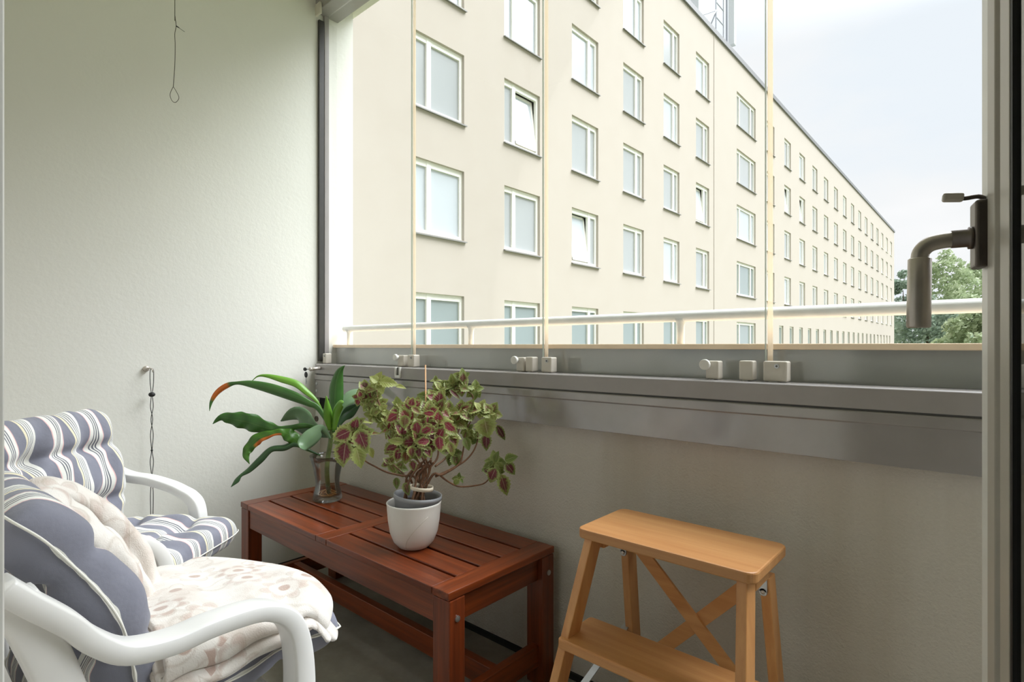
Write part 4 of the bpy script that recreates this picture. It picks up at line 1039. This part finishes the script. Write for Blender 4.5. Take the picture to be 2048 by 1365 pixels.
def cushion(ch, label, back, seat, seed, tag_at=None, wb=.44, skb=0., sks=(0., 0.), Tb=.135):
    loc = tuple(ch.location[:2])+(.40,)
    cu = thing('chair_cushion', ch.location, ch.rotation_euler.z, label, 'cushion', 'striped chair cushions')
    pad('seat_pad', seat, .455, .105, cu, [(.28, .36), (.72, .36), (.28, .72), (.72, .72)], seed, u0=.03, sks=sks)
    pad('back_pad', back, wb, Tb, cu, [(.28, .34), (.72, .34), (.28, .72), (.72, .72)], seed+1, u0=.03, skb=skb)
    if tag_at:
        x, y, z = tag_at; b = MB()
        for k in range(7):
            b.ring_loft([[(x+.0+q*.062, y+k*.006+q*.035+.004*math.sin(q*5+k), z-.045*q*q-.012*k*q+.003*s_) for s_ in (0, 1)]+[(x+q*.062, y+k*.006+.005+q*.035, z-.045*q*q-.012*k*q+.003*s_) for s_ in (1, 0)] for q in (0, .25, .5, .75, 1)])
        b.build('care_tag', M['tagm'], cu, local=True)
    return cu
cushion(chA, 'striped blue-grey cushion under the throw blanket on the near armchair', [(-.012, .47), (-.017, .576), (-.027, .631), (-.044, .684), (-.069, .735), (-.102, .786), (-.135, .831), (-.172, .868)], [(-.10, .495), (.0, .503), (.15, .508), (.26, .508), (.375, .502)], 21, None, .46, 0., (0., 0.), .110)
cushion(chB, 'striped blue-grey cushion on the wall-side armchair, care tag at its front edge', [(-.046, .47), (-.044, .588), (-.046, .654), (-.066, .754), (-.093, .832), (-.130, .868)], [(-.10, .490), (.0, .495), (.15, .502), (.28, .502), (.395, .492)], 31, (.03, .385, .488), .45)

# ------------------------------------------------------------------ fleece throw blanket on the near chair
bl = thing('throw_blanket', chA.location, chA.rotation_euler.z, 'cream fleece throw blanket with beige flowers, folded on the near armchair', 'blanket')
def sheet(name, fn, nu=40, nv=40, th=.014, mat='fleece', sub=1):
    b = MB(); g = {}
    for i in range(nv+1):
        for j in range(nu+1): g[i, j] = b.vert(fn(j/nu, i/nv))
    for i in range(nv):
        for j in range(nu): b.face((g[i, j], g[i, j+1], g[i+1, j+1], g[i+1, j]))
    o = b.build(name, M[mat], bl, True, local=True)
    s_ = o.modifiers.new('thick', 'SOLIDIFY'); s_.thickness = th; s_.offset = 0
    m_ = o.modifiers.new('sub', 'SUBSURF'); m_.levels = sub; m_.render_levels = sub
    return o
def foldsec(x0, x1, y0, y1, ztop_, layers, gap_, amp, seed, hang, sy=0., sz=0.):
    """a stack of folded layers: one sheet run back and forth, its near side rolling over the seat edge"""
    r_ = random.Random(seed); ph = [r_.uniform(0, 6) for _ in range(6)]
    prof = []                                      # (x, z) across the chair
    for k in range(layers):
        z = ztop_-k*gap_
        inset = .012*k
        row = []
        for q in range(12):
            f = q/11; x = x0+.01*k*(-1 if k % 2 else 1)+(x1-x0)*f
            drop = .012*max(0, (f-.8)/.2)**2
            row.append((x, z-drop))
        if k % 2: row = row[::-1]
        if prof:
            (xa, za), (xb, zb_) = prof[-1], row[0]; out = 1 if xa > (x0+x1)/2 else -1
            for a in (45, 90, 135):
                prof.append(((xa+xb)/2+out*math.sin(R(a))*gap_*.75, (za+zb_)/2+math.cos(R(a))*gap_*.5))
        prof += row
    n = len(prof)
    def fn(u, v):
        s = u*(n-1); i = min(int(s), n-2); f = s-i
        x = prof[i][0]*(1-f)+prof[i+1][0]*f; z = prof[i][1]*(1-f)+prof[i+1][1]*f
        lay = (ztop_-z)/gap_
        y = y0+(y1-y0)*v+.012*math.sin(5*x+ph[0]+lay)+.010*lay*(1 if v > .5 else -1)*(.5 if v > .5 else .2)
        z += amp*math.sin(7*v+ph[1]+9*x)*(.6 if v < .9 else .9)+.004*math.sin(19*v+ph[2]+13*x)
        z -= hang*(1-.8*v)*max(0, (x-.10)/.12)**1.6
        z -= .03*v+.045*max(0, (v-.80)/.2)**2+.13*(.22-x)*(1-.55*v)
        y -= .05*max(0, (abs(x-.02)-.12)/.1)**2*max(0, v-.5)*2
        return Vector((x, y, z))
    return fn, n
fn, n = foldsec(-.215, .235, .02, .365, .632, 4, .0155, .004, 4, .035)
sheet('folded_stack', fn, 150, 40, .0135)
def roll(name, pts, rx, rn, seed, flat=1.):
    r_ = random.Random(seed); ph = [r_.uniform(0, 6) for _ in range(5)]
    line = smoothpath(pts, 8); rings = []
    xa = Vector((1, 0, 0))
    for i, p in enumerate(line):
        t = (line[min(i+1, len(line)-1)]-line[max(i-1, 0)]).normalized()
        a = (xa-t*xa.dot(t)).normalized(); nn = t.cross(a)
        q = i/(len(line)-1); k_ = (1 if q > .12 else .45+.55*math.sin(PI/2*q/.12)) if q < .97 else .85
        ring = []
        for k in range(28):
            an_ = 2*PI*k/28
            rad = 1+.10*math.sin(3*an_+ph[0]+q*5)+.06*math.sin(5*an_+ph[1]-q*9)+.05*math.sin(q*30+ph[2])
            ring.append(p+a*math.cos(an_)*rx*rad*k_+nn*math.sin(an_)*rn*rad*k_)
        rings.append(ring)
    b = MB(); b.ring_loft(rings); o = b.build(name, M['fleece'], bl, True, local=True, subsurf=1); return o
roll('draped_fold', [(-.095, -.085, .812), (-.10, -.055, .822), (-.105, -.030, .812), (-.11, .002, .790), (-.115, .048, .735), (-.12, .088, .672), (-.12, .110, .600), (-.12, .118, .545)], .036, .032, 1)
roll('draped_fold', [(.03, -.112, .826), (.03, -.092, .832), (.03, -.070, .812), (.03, -.040, .782), (.03, -.006, .735), (.03, .018, .690), (.03, .030, .645)], .034, .031, 2)
roll('draped_fold', [(-.025, .0, .755), (-.03, .03, .705), (-.035, .058, .650), (-.04, .080, .592), (-.04, .088, .55)], .028, .025, 3)

# ------------------------------------------------------------------ cord on its hook, wire from the ceiling
hk = PX(292, 738, XL+.003)
ho_ = thing('wall_hook', (XL, hk.y, hk.z), 0, 'small metal screw hook in the white left wall', 'hook')
b = MB(); b.tube([(XL, hk.y, hk.z), (XL+.012, hk.y, hk.z), (XL+.013, hk.y, hk.z)], [.012, .011, .006], 14); b.build('plug', M['nickel'], ho_, True)
b = MB(); b.tube(smoothpath([(XL+.012, hk.y, hk.z), (XL+.03, hk.y+.006, hk.z+.003), (XL+.042, hk.y+.012, hk.z-.002), (XL+.04, hk.y+.014, hk.z-.014)], 4), .0022, 8); b.build('shank', M['nickel'], ho_, True)
X0 = XL+.036; y0 = hk.y+.012
def cz(py): return H-(py-HZ)/FPX*(-(X0)*-FW.x/1 if False else (X0/(FW.x+RT.x*((298-1024)/FPX))))
cd = thing('pull_cord', (X0, y0, cz(1036)), 0, 'doubled black cord with a bead hanging from the wall hook behind the chair', 'cord')
b = MB(); z0 = hk.z+.002
for sg in (-1, 1):
    b.tube(smoothpath([(X0, y0, z0), (X0, y0+sg*.006, z0-.01), (X0, y0+sg*.006, z0-.06), (X0, y0+sg*.002, cz(790)), (X0, y0+sg*.005, cz(815)), (X0, y0-sg*.003, cz(840)), (X0, y0+sg*.005, cz(870)), (X0, y0+sg*.001, cz(902)), (X0, y0+sg*.006, cz(925)), (X0, y0+sg*.001, cz(955)), (X0, y0+sg*.005, cz(990)), (X0, y0+sg*.004, cz(1034))], 5), .0014, 6)
b.build('cord', M['cordm'], cd, True)
b = MB(); b.sphere((X0, y0, cz(790)), .0125, 8, (1, 1, .8)); b.build('bead', M['black'], cd, True)
b = MB(); b.sphere((X0, y0, cz(902)), .0045, 6); b.sphere((X0, y0+.001, cz(1035)), .004, 6); b.build('knot', M['cordm'], cd, True)
dw = 1.8
def W8(x, y): return P(320+x/6.2, y/6.2, dw)
wr = thing('wire_loop', W8(165, 1080), 0, 'thin dull wire with a loop at its end hanging from the ceiling', 'wire')
w0 = W8(184, 0)
b = MB(); b.tube(smoothpath([Vector((w0.x, w0.y, ZC)), w0, W8(187, 200), W8(200, 320), W8(184, 420), W8(188, 560), W8(184, 800), W8(165, 1075)], 6), .0011, 6)
b.tube(smoothpath([W8(165, 1075), W8(125, 1170), W8(150, 1250), W8(195, 1270), W8(235, 1215), W8(205, 1140), W8(165, 1075)], 6), .0009, 6)
b.build('strand', M['wire'], wr, True)
b = MB(); b.tube([W8(205, 325), W8(240, 347)], [.0022, .0012], 6); b.tube([W8(235, 345), W8(305, 395)], .0007, 6); b.build('twist', M['cordm'], wr, True)

# ------------------------------------------------------------------ sky, camera
wd = bpy.data.worlds.new('overcast_sky'); sc.world = wd; wd.use_nodes = True
nt = wd.node_tree; nd = nt.nodes; lk_ = nt.links
bg = nd['Background']; tc = nd.new('ShaderNodeTexCoord')
mp = nd.new('ShaderNodeMapping'); mp.inputs['Scale'].default_value = (2.2, 2.2, 5.0); mp.inputs['Location'].default_value = (.3, .1, .2)
lk_.new(tc.outputs['Generated'], mp.inputs[0])
nz = nd.new('ShaderNodeTexNoise'); nz.inputs['Scale'].default_value = 1.3; nz.inputs['Detail'].default_value = 6; nz.inputs['Roughness'].default_value = .5
lk_.new(mp.outputs[0], nz.inputs[0])
cr = nd.new('ShaderNodeValToRGB'); cr.color_ramp.elements[0].position = .36; cr.color_ramp.elements[0].color = (.85, .91, .97, 1)
cr.color_ramp.elements[1].position = .56; cr.color_ramp.elements[1].color = (.93, .945, .96, 1)
e = cr.color_ramp.elements.new(.7); e.color = (.99, .99, 1.0, 1)
lk_.new(nz.outputs[0], cr.inputs[0])
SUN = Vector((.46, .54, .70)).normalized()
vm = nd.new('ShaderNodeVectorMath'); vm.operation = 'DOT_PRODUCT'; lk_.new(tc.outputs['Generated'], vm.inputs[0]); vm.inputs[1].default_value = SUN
def wm(op, a, b):
    n = nd.new('ShaderNodeMath'); n.operation = op
    for i, v in enumerate((a, b)):
        if isinstance(v, (int, float)): n.inputs[i].default_value = v
        else: lk_.new(v, n.inputs[i])
    return n.outputs[0]
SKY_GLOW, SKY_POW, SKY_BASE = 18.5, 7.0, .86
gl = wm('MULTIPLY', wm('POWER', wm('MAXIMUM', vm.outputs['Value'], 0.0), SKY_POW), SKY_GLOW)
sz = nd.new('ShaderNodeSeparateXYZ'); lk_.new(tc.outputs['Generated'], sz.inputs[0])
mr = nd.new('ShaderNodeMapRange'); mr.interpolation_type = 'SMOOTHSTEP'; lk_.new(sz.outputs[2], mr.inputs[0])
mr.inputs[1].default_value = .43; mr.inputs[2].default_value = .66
gl = wm('MULTIPLY', gl, mr.outputs[0])          # glow added to the high sky out of view, to light the balcony
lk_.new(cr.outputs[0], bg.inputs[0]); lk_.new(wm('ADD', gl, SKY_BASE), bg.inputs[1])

cam = bpy.data.cameras.new('camera'); co = bpy.data.objects.new('camera', cam); COL.objects.link(co)
co.location = (0, 0, H); co.rotation_euler = (R(90), 0, TH)
cam.sensor_width = 36; cam.lens = FPX/2048*36; cam.shift_y = (HZ-682.5)/2048; cam.clip_start = .02; cam.clip_end = 1000
sc.camera = co
sc.view_settings.view_transform = 'Standard'; sc.view_settings.look = 'None'; sc.view_settings.gamma = 1; sc.view_settings.use_curve_mapping = False
sc.view_settings.exposure = 0.25
sc.cycles.max_bounces = 12; sc.cycles.diffuse_bounces = 6; sc.cycles.transparent_max_bounces = 24; sc.cycles.use_denoising = True
